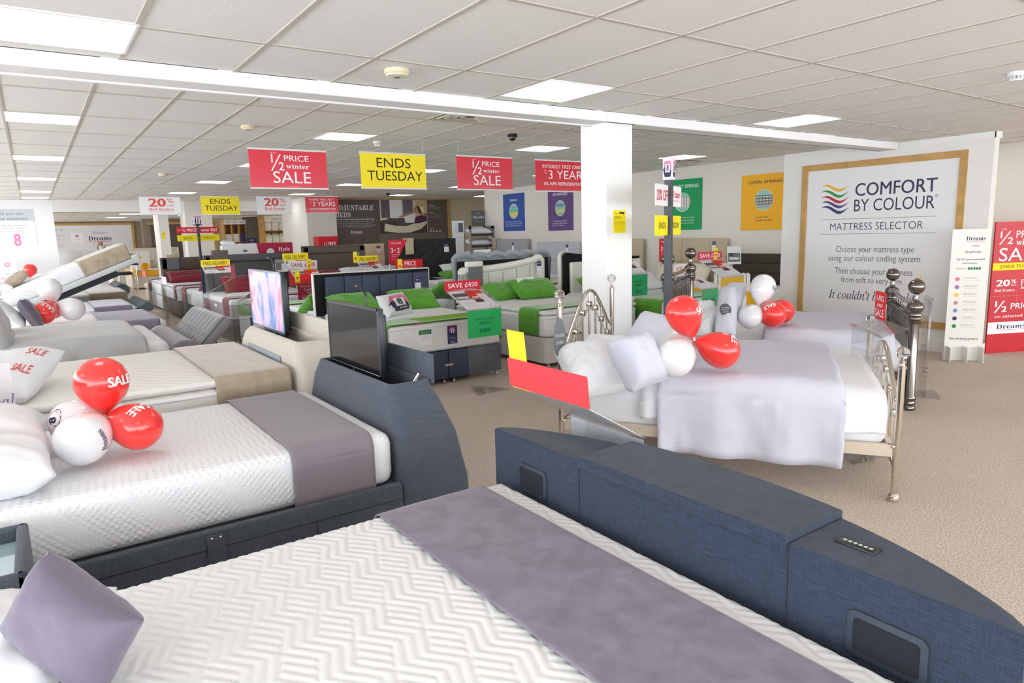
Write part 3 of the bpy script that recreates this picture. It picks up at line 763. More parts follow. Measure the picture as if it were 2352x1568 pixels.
balloon_px('red SALE balloon standing upright on the slate TV bed',233,876,3.62,114,kn,RED,g,items=[('SALE',.0,.01,.125,.045,cW,'b')],face=(.35,.9))
balloon_px('red SALE balloon lying to the right on the slate TV bed',318,980,3.46,106,kn,RED,g,items=[('SALE',.0,.02,.11,.042,cW,'b')],face=(.6,.2,.75))
balloon_px('white balloon in front of the cluster on the slate TV bed',188,1010,3.42,118,kn,WBAL,g,items=[('Dreams',.0,.03,.10,.03,cNavy,'s')],face=(.25,.95))
balloon_px('white balloon with an 8 logo, behind the front white one on the slate TV bed',168,968,3.78,100,kn,WBAL,g,items=[('#disc',0,.0,.09,.09,cPink),('#disc',0.012,-.012,.085,.07,cNavy),('#disc',0,0,.055,.055,cW),('8',0,0,.03,.045,cNavy,'b')],face=(.6,-.8))
# ================================================================== third bed: oat TV bed
S3=empty('tv_bed',(.4,5.3,0),'oat beige fabric TV bed with a switched-on television, third from the viewer','bed')
mb=MB(); rings=[]
for z,x0,x1,y0,y1,r in ((.02,1.36,1.80,4.36,6.22,.06),(.35,1.36,1.80,4.37,6.2,.06),(.60,1.365,1.78,4.43,6.12,.07),(.80,1.375,1.74,4.52,6.0,.07),(.88,1.39,1.72,4.58,5.93,.06),(.915,1.42,1.69,4.63,5.88,.05),(.92,1.44,1.67,4.65,5.86,.04),(.912,1.45,1.66,4.67,5.84,.03),(.80,1.45,1.66,4.67,5.84,.03)):
    rings.append(rrect(x0,x1,y0,y1,r,z,6))
mb.loft(rings,cap1=False); loc(0,mb,'footboard',BEIGEW,S3,50)
mb=MB(); mb.box(1.448,1.662,4.668,5.842,.78,.80); loc(0,mb,'television_well',mat('well_black',(14,15,18),.8),S3,0)
mb=MB(); mb.box(1.68,1.71,4.70,5.82,.90,1.04,.01,2); loc(0,mb,'lid',BEIGEW,S3,30,'television lid folded open behind the screen')
A=AX(567,765,1.37);B=AX(637,805,1.37)
mb=MB(); mb.box(1.362,1.372,4.86,5.72,.70,.80,.02,2,M=T(0,0,0)); loc(0,mb,'soundbar_panel',mat('soundbar_grey',(150,158,166),.6),S3,30,'grey soundbar cloth let into the foot end')
mb=MB(); mb.box(-1.0,1.36,4.46,4.50,.03,.40,.012,3); mb.box(-1.0,1.36,6.12,6.16,.03,.40,.012,3); mb.box(-1,1.36,4.5,6.12,.1,.40); loc(0,mb,'side_rail',BEIGEW,S3)
mb=MB(); mb.box(-1.12,-1.0,4.40,6.2,.0,1.15,.03,3); loc(0,mb,'headboard',BEIGEW,S3)
TICK=quilt('cream_ticking',(244,242,236),5,.25)
mattress('thick pillow-top mattress with piped edges on the oat TV bed',-.98,1.33,4.52,6.10,.405,.70,TICK,r=.05,pipe=WHT,pillowtop=True)
drape('bed_runner','taupe velvet runner across the pillow-top mattress of the oat TV bed','bed runner','x',F(470,855,.76).x,F(610,822,.76).x,4.52,6.10,.76,.30,.15,TAUPEV,r=.05,wr=.002,seed=15)
sc=bpy.data.materials.new('lit_screen'); sc.use_nodes=True; nt=sc.node_tree; b_=nt.nodes['Principled BSDF']
b_.inputs['Roughness'].default_value=.08; b_.inputs['Emission Strength'].default_value=.35
tc=nt.nodes.new('ShaderNodeTexCoord'); mp=nt.nodes.new('ShaderNodeMapping'); mp.inputs['Scale'].default_value=(1,1.3,1.0); nn=nt.nodes.new('ShaderNodeTexNoise'); nn.inputs['Scale'].default_value=2.4; nn.inputs['Distortion'].default_value=1.2; nn.inputs['Detail'].default_value=2
nt.links.new(tc.outputs['Object'],mp.inputs[0]); nt.links.new(mp.outputs[0],nn.inputs[0]); cr=nt.nodes.new('ShaderNodeValToRGB'); el=cr.color_ramp
cols_=[(.25,(70,100,150)),(.38,(120,150,205)),(.46,(190,180,220)),(.54,(222,200,224)),(.63,(226,160,180)),(.75,(190,90,110))]
while len(el.elements)<len(cols_): el.elements.new(.5)
for e_,(p_,c_) in zip(el.elements,cols_): e_.position=p_; e_.color=lin(c_)
nt.links.new(nn.outputs[0],cr.inputs[0]); nt.links.new(cr.outputs[0],b_.inputs['Emission Color']); nt.links.new(cr.outputs[0],b_.inputs['Base Color'])
A=AX(572,620,1.54);B=AX(643,640,1.54);C_=AX(646,768,1.54)
television('television','lit television showing pink and lilac pattern, standing in the oat bed foot end',1.54,B.y-.02,A.y+.02,C_.z,A.z+.01,.0,sc,1)
pillow_px('white pillow printed with red SALE, on the oat TV bed',[(-110,835,.92),(100,812,.95),(122,905,.80),(-100,925,.80)],.2,WHT,seed=31,items=[('SALE',.84,.72,.2,.14,(224,90,80),'m'),('SALE',.84,.34,.2,.14,(224,90,80),'m')])
# ================================================================== nickel bed with crystal finials
TH=.583; MN=T(4.008,1.843,0)@RZ(TH); WN,LN=1.53,2.05
NB=empty('metal_bed',(0,0,0),'polished nickel double bed with crystal ball finials, in front of the white pillar','bed',M=MN)
def arch_end(par,w,y,zb,zp,zlow,zarc,post_top,tag_,n=7,names='headboard'):
    for x in (0,w):
        o=MB(); o.lathe([(.021,0),(.030,.004),(.032,.018),(.024,.026),(.030,.034),(.024,.046),(.020,.05),(.020,zp),(.022,zp),(.026,zp+.004),(.026,zp+.012),(.016,zp+.018),(.012,zp+.03),(.018,zp+.036),(.018,zp+.044),(.010,zp+.05),(.010,zp+.062)],16,T(x,y,0))
        q=o.build('bed_post',CHROME,par,40)
        bl=MB(); bl.ball(.037,(x,y,zp+.092),9); bl.build('crystal_finial',glassm(),q,0,label='faceted crystal ball on the post')
    def az(t): return zlow+(zarc-zlow)*(math.sin(PI*max(0,min(1,(t-.06)/.88)))**1.6 if 0.06<t<.94 else 0) - .03*math.sin(PI*min(1,max(0,t/.16)))*(t<.16) - .03*math.sin(PI*min(1,max(0,(1-t)/.16)))*(t>.84)
    r=MB(); r.tube([(w*t,y,az(t)) for t in [i/36 for i in range(37)]],.015,8); p=r.build(names,CHROME,par,180)
    lr=MB(); lr.tube([(0,y,zb),(w,y,zb)],.012,8); lr.build('lower_rail',CHROME,p,60)
    sw=MB(); pts=[]
    for k in range(1,n+1):
        t=k/(n+1); x=w*t; zt=az(t)
        s=MB(); s.tube([(x,y,zb),(x,y,zt)],.0085,8); s.build('spindle',CHROME,p,60)
        zc=zt-.11; pts.append((x,y,zc)); cry=MB(); cry.box(x-.018,x+.018,y-.022,y+.022,zc-.024,zc+.024,.008,2); cry.build('crystal_bead',glassm(),p,0); sw.box(x-.022,x+.022,y-.014,y+.014,zc-.02,zc+.02,.004,1)
    allp=[(0,y,zlow-.06)]+pts+[(w,y,zlow-.06)]
    for a,b in zip(allp,allp[1:]):
        a,b=Vector(a),Vector(b); q=[]
        for i in range(9):
            u=i/8; v=a.lerp(b,u); v.z-=.035*math.sin(PI*u); q.append(v)
        sw.tube(q,.0045,6); sw.tube([v+Vector((0,.004,.014*math.sin(PI*i/8))) for i,v in enumerate(q)],.004,6)
    sw.build('garland',CHROME,p,60)
    return p
arch_end(NB,WN,0,.20,.80,.60,.83,0,'',7,'footboard')
arch_end(NB,WN,LN,.34,1.115,.86,1.17,0,'',7,'headboard')
mb=MB()
for x in (-.006,WN-.02): mb.box(x,x+.03,.02,LN-.02,.27,.345,.003,1)
mb.box(0,WN,.02,.05,.27,.345,.003,1); mb.box(0,WN,LN-.05,LN-.02,.27,.345,.003,1)
mb.build('side_rail',RAILM,NB,30)
mb=MB()
for x in (.02,WN-.02):
    for y in (.02,LN-.02): mb.ball(.012,(x-.03 if x<1 else x+.03,y,.335),8)
mb.build('bolt',CHROME,NB,60)
mattress('white sheeted mattress on the nickel bed with crystal finials',.02,WN-.03,.045,LN-.03,.30,.585,WHT,r=.09,M=MN)
MNi=MN.inverted()
def L_(px,py,z): return MNi@F(px,py,z)
y_a=L_(1512,1030,.20).y; y_b=L_(1926,1045,.20).y
drape('duvet','white duvet spread over the nickel bed, under the lilac throw','duvet','y',.06,1.50,.02,WN-.03,.60,.20,.22,WHT,th=.02,r=.09,wr=.014,seed=41,M=MN,puff=.05)
drape('throw','pale lilac folded throw hanging over the side of the nickel bed','throw','y',min(y_a,y_b),max(y_a,y_b),-.015,WN,.665,.48,.40,LILAC,th=.02,r=.09,wr=.011,seed=42,M=MN,puff=.02,hemw=.008,na=40)
def pl(label,c,H,m,cat='pillow',name='pillow',**k): return pillow_px(label,c,H,m,cat,name,**k)
pl('white pillow lying at the near head corner of the nickel bed',[(1296,812,.80),(1408,790,.86),(1440,878,.68),(1292,905,.64)],.26,WHT,seed=51,pinch=.03)
pl('white pillow at the far head corner of the nickel bed, below the lilac cushion',[(1350,770,.86),(1500,790,.84),(1500,850,.68),(1330,830,.70)],.22,WHT,seed=52,pinch=.03)
pl('pale lilac cushion leaning at the near side of the nickel bed',[(1400,782,.98),(1480,762,1.0),(1530,872,.74),(1450,905,.68)],.26,LILAC,'cushion','cushion',seed=53)
pl('pale lilac cushion leaning at the far side of the nickel bed',[(1475,716,1.0),(1552,748,.95),(1565,830,.74),(1440,800,.76)],.22,LILAC,'cushion','cushion',seed=54)
kp=AY(1592,782,3.05); kn=(1592,780,2.80); g='balloons in the cluster on the nickel bed'
balloon_px('red SALE balloon standing upright on the nickel bed',1569,718,2.80,82,kn,RED,g,items=[('SALE',0,.01,.12,.046,cW,'b')],face=(.3,.95))
balloon_px('red SALE balloon lying to the right on the nickel bed',1658,805,2.70,84,kn,RED,g,items=[('SALE',0,.02,.115,.046,cW,'b')],face=(.5,.2,.8))
balloon_px('white balloon at the front of the cluster on the nickel bed',1550,822,2.70,90,kn,WBAL,g)
balloon_px('white balloon half hidden behind the cluster on the nickel bed',1556,790,2.98,80,kn,WBAL,g)
# headboard note card hanging on the nickel bed
p=F(1283,760,.98); mb=MB()
mb.prism([(.055*math.cos(a)*1.0,.135*math.sin(a)) for a in [2*PI*i/28 for i in range(28)]],0,.003,RX(PI/2))
q=MN@Vector((-.0,LN+.0,0)); 
dq=CW.dot(MN@Vector((0,LN,.9))-Vector((0,0,HC))); tg=mb.build('swing_tag',mat('tag_grey',(116,120,124),.6),None,0); P0=ray(1285,776)*(dq-.07)+Vector((0,0,HC)); tg.matrix_world=T(P0.x,P0.y,P0.z)@RZ(TH-.5); tag(tg,'oval grey card tag hanging on the nickel bed headboard post','tag')
prints([("I'm also available",.0,.16,1.5,.2,cW,'l'),('as a headboard',.0,-.2,1.3,.2,cW,'l')],.055,.135,tg,T(0,-.003,0))
# ================================================================== black nickel bed
MD=T(6.146,2.752,0)@RZ(.566); WD,LD=1.54,2.10
DB=empty('metal_bed',(0,0,0),'black nickel double bed with large ball finials, beside the framed poster wall','bed',M=MD)
def dark_end(w,y,H,names,n=11):
    for x in (0,w):
        o=MB(); o.lathe([(.040,0),(.052,.01),(.054,.03),(.044,.045),(.050,.055),(.050,.07),(.044,.085),(.052,.10),(.052,.12),(.041,.135),(.041,H-.32),
                 (.052,H-.315),(.056,H-.30),(.048,H-.29),(.056,H-.28),(.056,H-.265),(.048,H-.255),(.057,H-.245),(.057,H-.23),(.050,H-.22),(.060,H-.205),(.070,H-.175),(.060,H-.145),(.030,H-.125),(.020,H-.105),(.024,H-.08),(.022,H-.07)],20,T(x,y,0))
        q=o.build('bed_post',DNICK,DB,40)
        b=MB(); b.ball(.066,(x,y,H),20); b.build('ball_finial',DNICK,q,180)
    r=MB(); r.tube([(w*t,y,H-.14-.035*math.sin(PI*t)) for t in [i/14 for i in range(15)]],.018,10); r.tube([(0,y,H-.27),(w,y,H-.27)],.013,8); r.tube([(0,y,H-.33),(w,y,H-.33)],.010,8); r.tube([(0,y,.30),(w,y,.30)],.012,8); p=r.build(names,DNICK,DB,180)
    for k in range(1,n+1):
        x=w*k/(n+1); s=MB(); s.tube([(x,y,.30),(x,y,H-.27)],.014,8); s.ball(.020,(x,y,H-.30),10); s.ball(.014,(x,y,H-.245),8); s.build('spindle',DNICK,p,60)
dark_end(WD,0,1.082,'footboard'); dark_end(WD,LD,1.335,'headboard')
mb=MB()
for x in (.0,WD-.03): mb.box(x,x+.03,.03,LD-.03,.26,.33,.003,1)
mb.build('side_rail',mat('dark_rail',(70,66,64),.4,metal=.6),DB,30)
mattress('white sheeted mattress on the black nickel bed',.03,WD-.03,.06,LD-.06,.31,.60,WHT,r=.09,M=MD)
drape('throw','pale lilac blanket over the black nickel bed, with gathered hem','throw','y',.14,1.22,-.02,WD,.64,.42,.40,LILAC,th=.02,r=.09,wr=.010,seed=61,M=MD,puff=.02,na=36)
pl('white pillow lying at the head of the black nickel bed, near side',[(1590,712,.84),(1650,722,.82),(1664,768,.70),(1590,770,.68)],.22,WHT,seed=62)
pl('white pillow standing at the head of the black nickel bed, behind the lilac cushions',[(1590,700,.90),(1640,695,.92),(1655,745,.74),(1600,745,.74)],.2,WHT,seed=65)
pc=pl('pale lilac cushion with a round dark card on it, on the black nickel bed',[(1640,675,1.0),(1680,662,1.04),(1706,776,.70),(1655,772,.68)],.24,LILAC,'cushion','cushion',seed=63,pinch=.02,wr=.004)
pl('pale lilac cushion tucked behind the one with the round card, on the black nickel bed',[(1655,655,1.06),(1690,655,1.06),(1722,738,.78),(1660,735,.78)],.18,LILAC,'cushion','cushion',seed=64,pinch=.03,wr=.004)
c=AY(1666,711,3.78); d_=(Vector((0,0,HC))-c).normalized()
mb=MB(); mb.cyl(.055,0,.003,24); rt=mb.build('card_tag',mat('tag_slate',(66,72,80),.6),None,0); Md=T(*c)@RZ(-.42)@RX(-.3); rt.matrix_world=Md@RX(PI/2); tag(rt,'round dark card resting on the lilac cushion of the black nickel bed','tag')
prints([("I'm available",.0,.35,1.3,.22,cW,'l'),('to buy in-store',.0,0,1.5,.22,cW,'l'),('and online',.0,-.35,1.1,.22,cW,'l')],.055,.055,rt,T(0,0,.003)@RX(-PI/2))
kn=(1778,693,4.05); g='balloons in the cluster on the black nickel bed'
balloon_px('white balloon standing upright on the black nickel bed',1753,657,3.82,56,(1742,704,3.80),WBAL,g,items=[('Dreams',0,-.02,.11,.03,cNavy,'s')],face=(.5,.86))
balloon_px('red SALE balloon at the front of the cluster on the black nickel bed',1775,722,3.66,60,(1762,700,3.8),RED,g,items=[('SALE',0,.03,.11,.04,cW,'b')],face=(.6,-.3,.7))
balloon_px('red balloon at the right of the cluster on the black nickel bed',1797,715,3.80,54,(1770,702,3.8),RED,g)
balloon_px('white balloon at the left of the cluster on the black nickel bed',1722,728,3.78,54,(1748,704,3.8),WBAL,g)
# ================================================================== divan beds of the middle and back rows
GRN=mat('green_velvet',(86,158,34),.75,bump=.12,bscale=50,var=.22,vscale=8,sheen=.5)
DKRED=mat('burgundy_velvet',(128,20,42),.75,bump=.12,bscale=50,var=.18,vscale=8,sheen=.4)
YELF=mat('yellow_felt',(248,190,30),.8)
NAVL=mat('navy_leather',(50,62,86),.5,bump=.1,bscale=150)
GREYB=mat('light_grey_base',(206,204,200),.8,bump=.1,bscale=200)
CREAML=mat('cream_leather',(236,234,224),.5,bump=.08,bscale=120)
FELT=mat('black_felt',(24,23,24),.95,bump=.2,bscale=120)
GREYV=mat('grey_velvet',(150,156,162),.75,sheen=.5,var=.08,vscale=6)
CHARL=mat('charcoal_leather',(76,74,76),.5,bump=.1,bscale=140)
BRNL=mat('brown_leather',(92,80,72),.55,bump=.1,bscale=140)
TANF=mat('tan_fabric',(196,180,152),.85,bump=.15,bscale=200)
DBRN=mat('dark_brown_fabric',(66,56,48),.85,bump=.15,bscale=200)
BLKV=mat('black_chenille',(40,42,42),.85,sheen=.2)
PALEG=mat('pale_grey_fabric',(192,196,202),.85,bump=.1,bscale=200)
MIDG=mat('mid_grey_fabric',(166,166,168),.85,bump=.1,bscale=200)
SAND=mat('sand_velvet',(214,206,190),.8,sheen=.4)
WQ=quilt('white_quilt',(238,238,237),3.2,.45)
WQ2=quilt('white_quilt_fine',(238,239,240),7,.3,'d')
GREYT=mat('grey_check_border',(160,150,152),.8,bump=.3,bscale=60)
def M_up(x0,yf): return T(x0,yf,0)
def M_dn(x1,yf): return T(x1,yf,0)@RZ(PI)
def M_rt(xf,y1): return T(xf,y1,0)@RZ(-PI/2)
def tuft_fn(w,h,nx,ny,depth,base=.05):
    dx=w/nx; dy=h/ny
    def f(u,v):
        x,z=u*w,v*h
        # diamond lattice distances
        a=x/dx; b=z/dy
        p=(a+b)%2; q=(a-b)%2
        dp=min(p,2-p); dq=min(q,2-q)  # distance to crease families
        crease=min(dp,dq); node=math.hypot(min((a+b)%2,2-(a+b)%2),min((a-b)%2,2-(a-b)%2))
        d=depth*(min(1,crease/.9)**.5)*.8+depth*.2*min(1,node)
        e=min(u,1-u)*w; e2=(1-v)*h
        d*=min(1,e/.03)*min(1,e2/.03+.0)
        return (x,-d-base*0,z)
    return f
def headboard(par,kind,m,w,L,z0,z1,x0=0,th=.07,back=None,edge=None,n=6,**k):
    y=L+.005; mb=MB(); o=None
    if kind=='channels':
        mb.box(x0,x0+w,y+.03,y+th,z0,z1,.015,2); 
        for i in range(n): mb.box(x0+w*i/n,x0+w*(i+1)/n,y,y+.05,z0,z1,.02,4)
        o=mb.build('headboard',m,par,50)
    elif kind=='frame':
        mb.box(x0,x0+w,y+.02,y+th,z0,z1,.02,3); b=k.get('border',.14)
        for a in ((x0,x0+b,z0,z1),(x0+w-b,x0+w,z0,z1),(x0,x0+w,z1-b,z1)): mb.box(a[0],a[1],y-.035,y+.05,a[2],a[3],.04,5)
        o=mb.build('headboard',m,par,50)
    elif kind=='curve':
        nn=36; 
        def top(u): return z1-.0-.13*(1-u)**.7+.035*math.sin(PI*u*.9+.3)*-1 + (.02 if u>.9 else 0)-( .05*max(0,(u-.93)/.07)**2)-(.05*max(0,(.05-u)/.05)**2)
        for lay,(ya,yb,dz) in enumerate(((y+.01,y+.05,0),)):
            mb.loft([[(x0+w*u,ya,top(u)) for u in [i/nn for i in range(nn+1)]]+[(x0+w,ya,z0),(x0,ya,z0)],[(x0+w*u,yb,top(u)) for u in [i/nn for i in range(nn+1)]]+[(x0+w,yb,z0),(x0,yb,z0)]])
        def rr(t): return .05
        mb.tube([(x0+.03,y,z0+.05)]+[(x0+.03+(w-.06)*u,y,top(u)-.05) for u in [i/30 for i in range(31)]]+[(x0+w-.03,y,z0+.05)],.05,10)
        o=mb.build('headboard',m,par,60)
        c=MB()
        for i in range(1,n):
            xx=x0+w*i/n; c.box(xx-.003,xx+.003,y+.002,y+.012,z0,top(i/n)-.12)
        c.build('seam',mat('seam_grey',(150,148,140),.8),o,0)
    elif kind=='plain':
        mb.box(x0,x0+w,y,y+th,z0,z1,.02,3); o=mb.build('headboard',m,par,50)
    elif kind=='tuft':
        mb.grid(tuft_fn(w,z1-z0,n,k.get('ny',5),.035),120,60,T(x0,y+.0,z0)); mb.box(x0,x0+w,y-.002,y+th,z0,z1,.01,2)
        o=mb.build('headboard',m,par,180)
        bt=MB(); ny=k.get('ny',5)
        for i in range(n+1):
            for j in range(ny+1):
                if (i+j)%2==0 and 0<i<n and 0<j<ny: bt.ball(.011,(x0+w*i/n,y-.008,z0+(z1-z0)*j/ny),6)
        q=bt.build('buttons',m,o,60)
    elif kind=='blocks':
        rows=k.get('rows',2)
        cs=k.get('cols') or [i/n for i in range(n+1)]
        for i in range(len(cs)-1):
            for j in range(rows): mb.box(x0+w*cs[i]+.001,x0+w*cs[i+1]-.001,y,y+.06,z0+(z1-z0)*j/rows+.001,z0+(z1-z0)*(j+1)/rows-.001,.014,3)
        mb.box(x0,x0+w,y+.045,y+th,z0,z1,.01,1); o=mb.build('headboard',m,par,50)
    elif kind=='rows':
        for j in range(n): mb.box(x0,x0+w,y,y+.06,z0+(z1-z0)*j/n,z0+(z1-z0)*(j+1)/n,.018,3)
        mb.box(x0,x0+w,y+.045,y+th,z0,z1,.01,1); o=mb.build('headboard',m,par,50)
        bt=MB()
        for j in range(1,n):
            for i in range(1,8): bt.ball(.009,(x0+w*i/8,y+.006,z0+(z1-z0)*j/n),6)
        bt.build('buttons',m,o,60)
    elif kind=='scallop':
        N=48
        def top(u): return z1-.045+.045*abs(math.sin(PI*u*6))**.6-.05*max(0,(.05-u)/.05)**2
        mb.loft([[(x0+w*u,yy,top(u)) for u in [i/N for i in range(N+1)]]+[(x0+w,yy,z0),(x0,yy,z0)] for yy in (y,y+.05)])
        mb.tube([(x0+.01,y+.05,z0)]+[(x0+w*u,y+.05,top(u)-.01) for u in [i/N for i in range(N+1)]]+[(x0+w-.01,y+.05,z0)],.045,8)
        o=mb.build('headboard',m,par,60)
    if back:
        bz=k.get('bz',0); b=MB()
        if kind=='scallop': b.box(x0+.05,x0+w-.02,y+.095,y+.10,z0,z1-.10,.002,1)
        else: b.box(x0,x0+w,y+th,y+th+.012,z0-.02,z1-.002)
        bo=b.build('back_panel',back,o,0,label='felt covered back of the headboard')
        if edge:
            e=MB(); t=.012
            e.box(x0-t,x0,y,y+th+.014,z0-.02,z1); e.box(x0+w,x0+w+t,y,y+th+.014,z0-.02,z1); e.box(x0-t,x0+w+t,y,y+th+.014,z1-.0,z1+t); e.build('edging',edge,o,0,label='white edging strip')
    return o
def divan(label,M,w,L,base,hb=None,zb=.37,split=True,castor=True,drawer=False):
    o=empty('divan_bed',(0,0,0),label,'bed',M=M)
    z0=.06 if castor else .02
    g=.004
    if split:
        for (a,b) in ((0,w/2-g),(w/2+g,w)):
            for (c,d) in ((0,L/2-g),(L/2+g,L)):
                mb=MB(); mb.box(a,b,c,d,z0,zb,.012,2); mb.build('base_section',base,o,40)
        mb=MB(); 
        mb.lathe([(.0,0)],3) if False else None
        mb.prism([(x,y) for x,y,_ in rrect(-.055,.055,-.012,.012,.011,0)],0,.004,T(w/2,-.001,z0+.15)@RX(PI/2)); mb.build('linking_bar',CHROME,o,40)
    else:
        mb=MB(); mb.loft([rrect(0,w,0,L,.06,z,5) for z in (z0,zb)]); mb.build('base_section',base,o,40)
    if castor:
        for x in (.06,w/2-.06,w/2+.06,w-.06):
            for y in (.05,L-.1):
                mb=MB(); mb.cyl(.022,-.009,.009,12,T(x,y-.02,.022)@RY(PI/2)); mb.box(x-.006,x+.006,y-.03,y+.01,.02,z0+.005,.002,1); mb.build('castor',CHROME,o,40)
    if drawer:
        mb=MB(); mb.box(-.006,0,L*.15,L*.5,z0+.03,zb-.04,.004,1); mb.build('drawer',base,o,30)
    if hb: headboard(o,par_kind(hb),**{a:b for a,b in hb.items() if a!='kind'},L=L)
    return o
def par_kind(h): return h['kind']
def bedding(where,M,w,L,zb=.37,zm=.69,tick=None,runner=None,ry=(.3,.8),rm=None,side=None,pillows=(),hang=.28,pt=False,handles=0,seed=0,pipe=None):
    mattress('white mattress on the '+where if not side else 'grey sided mattress on the '+where,.0,w,.0,L-.02,zb+.003,zm-(.055 if pt else 0),tick or WQ,r=.045,M=M,pipe=pipe or WHT,handles=handles,side=side,pillowtop=pt)
    if runner: drape('bed_runner',runner+' velvet runner across the mattress of the '+where,'bed runner','y',ry[0],ry[1],0,w,zm+.004,hang,hang,rm,r=.05,wr=.003,seed=seed,M=M)
    for i,(lb,x,y,z,rx,rz,Lp,Wp,m) in enumerate(pillows):
        pillow(('pillow' if Lp>.5 else 'cushion'),lb,('pillow' if Lp>.5 else 'cushion'),M@T(x,y,z)@RZ(rz)@RX(rx),Lp,Wp,.16,m,seed=seed+i*7+1,wr=.013)
def ticket(label,M,m2=(250,250,250),c=(62,48,110),w=.085,h=.2,items=None):
    """small swing ticket hanging on a headboard; M places its bottom-left corner, front faces local -Y"""
    mb=MB(); mb.box(0,w,0,.003,0,h); o=mb.build('price_ticket',pmat(m2),None,0); o.matrix_world=M; tag(o,label,'price ticket')
    prints([('#rect',.5,.82,1,.36,c)]+(items or [('Dreams',.5,.84,.6,.1,(230,230,240),'s')])+[('#rect',.5,y_,.7,.012,(190,180,180)) for y_ in (.52,.42,.32,.22,.12)],w,h,o); return o
def swatch(label,M,m1,m2,w=.2,h=.3):
    o=empty('fabric_swatch',(0,0,0),label,'fabric sample',M=M)
    a=MB(); a.box(0,w,-.012,0,0,h,.004,1); a.build('hanging_swatch',m1,o,30)
    b=MB(); b.box(-.01,w+.01,-.02,.10,h-.01,h+.07,.02,3); b.build('folded_sample',m2,o,40)
# ---- navy divan
M1=M_up(2.93,6.42); w1,L1=1.39,1.92
divan('navy divan bed on castors with six-channel headboard, in the middle of the floor',M1,w1,L1,NAVL,dict(kind='channels',m=NAVL,w=1.46,x0=.06,z0=.34,z1=1.13,n=6))
bedding('navy divan bed',M1,w1,L1,tick=WQ,runner='green',ry=(.02,.42),rm=GRN,pillows=(('plump green velvet pillow at the right head of the navy divan',1.08,1.55,.80,.5,-.15,.62,.42,GRN),('green velvet pillow at the left head of the navy divan, behind the black television',.30,1.6,.80,.5,.1,.62,.42,GRN)),seed=70)
def logo8(cx,cy,s,asp=1,years=True):
    it=[('#poly',cx,cy+.16*s,s*.95,s*.62*asp,cPink,[(0,0),(0,.6),(.12,1),(.88,1),(1,.6),(1,0)]),('#poly',cx,cy-.2*s,s*.95,s*.62*asp,cNavy,[(0,1),(0,.4),(.12,0),(.88,0),(1,.4),(1,.6),(.6,1)]),('#poly',cx-.44*s,cy-.02*s,s*.34,s*.2*asp,cNavy,[(0,0),(.5,1),(1,0)]),
        ('#rect',cx,cy+.02*s,s*.56,s*.52*asp,cW),('8',cx,cy+.03*s,s*.26,s*.42*asp,cNavy,'b')]
    if years: it+=[('YEARS',cx+.05*s,cy-.37*s,s*.4,s*.11,cW,'m'),('REPLACE EVERY',cx,cy+.38*s,s*.62,s*.07,(250,200,220),'m')]
    return it
Mc=quadM([(866,679,.98),(924,672,.97),(947,718,.74),(889,733,.73)])
pillow('cushion','white square cushion printed with an 8 YEARS logo, on the navy divan','cushion',Mc[0],Mc[1],Mc[2],.14,WHT,seed=81,items=logo8(.5,.5,.72))
mb=MB(); mb.box(0,.34,0,.30,0,.003); a=mb.build('leaflet',pmat((196,90,110)),None,0); a.matrix_world=T(3.0,6.5,.703)@RZ(-.3); tag(a,'red patterned leaflet lying on the green runner of the navy divan','leaflet')
mb=MB()
for i in range(9): mb.box(.02+.034*i,.03+.034*i,.02,.28,.0035,.0038)
mb.build('printed_area',pmat((240,220,225)),a,0)
dr=drape('sash','lime green printed sash lying over the foot of the navy divan mattress','sash','x',3.35,4.20,6.50,6.80,.703,.05,.02,mat('lime_sash',(128,178,44),.8),wr=.008,seed=83)
sign('mattress_label','white and green label pinned to the foot side of the navy divan mattress','label',(3.27,6.414,.46),(1,0,0),.15,.17,cW,[('#rect',.5,.84,1,.3,(40,120,70)),('Pocket Spring',.5,.88,.8,.1,(190,220,200)),('mattress',.5,.77,.6,.08,(190,220,200))]+lines(.5,.58,.7,4,.1,.05,(150,150,160),3))
sign('mattress_label','purple label with an 8 logo pinned to the foot side of the navy divan mattress','label',(3.62,6.414,.44),(1,0,0),.12,.2,(70,60,110),logo8(.5,.68,.6,.6,False)+lines(.5,.35,.8,2,.08,.045,(210,205,225),4)+[('Dreams',.5,.1,.45,.07,cW,'s')])
ticket('purple and white price ticket on the navy headboard, upper right',M1@T(1.30,L1-.005,.86))
mb=MB(); mb.box(0,.085,0,.004,0,.30); q=mb.build('info_card',pmat(cW),None,0); q.matrix_world=T(3.02,6.41,.0); tag(q,'narrow white card standing at the left end of the navy base','card'); prints([('Made for you',.5,.8,.8,.06,(200,90,110)),('ask',.5,.6,.4,.08,(200,90,110))],.085,.3,q)
# ---- bed back to back behind the navy one
M2=M_dn(4.40,10.43)
divan('pale divan bed backing onto the navy headboard, beside the beige television bed',M2,1.52,1.95,GREYB,dict(kind='plain',m=NAVL,w=1.62,x0=-.08,z0=.66,z1=1.17,th=.05,back=FELT,edge=pmat((236,236,230))))
bedding('pale divan backing onto the navy headboard',M2,1.52,2.0,tick=WQ2,runner='green',ry=(.25,.75),rm=GRN,pillows=(('green velvet pillow sticking out left of the black-backed headboard',1.30,1.62,.78,.6,.2,.60,.40,GRN),),pt=True,seed=90)
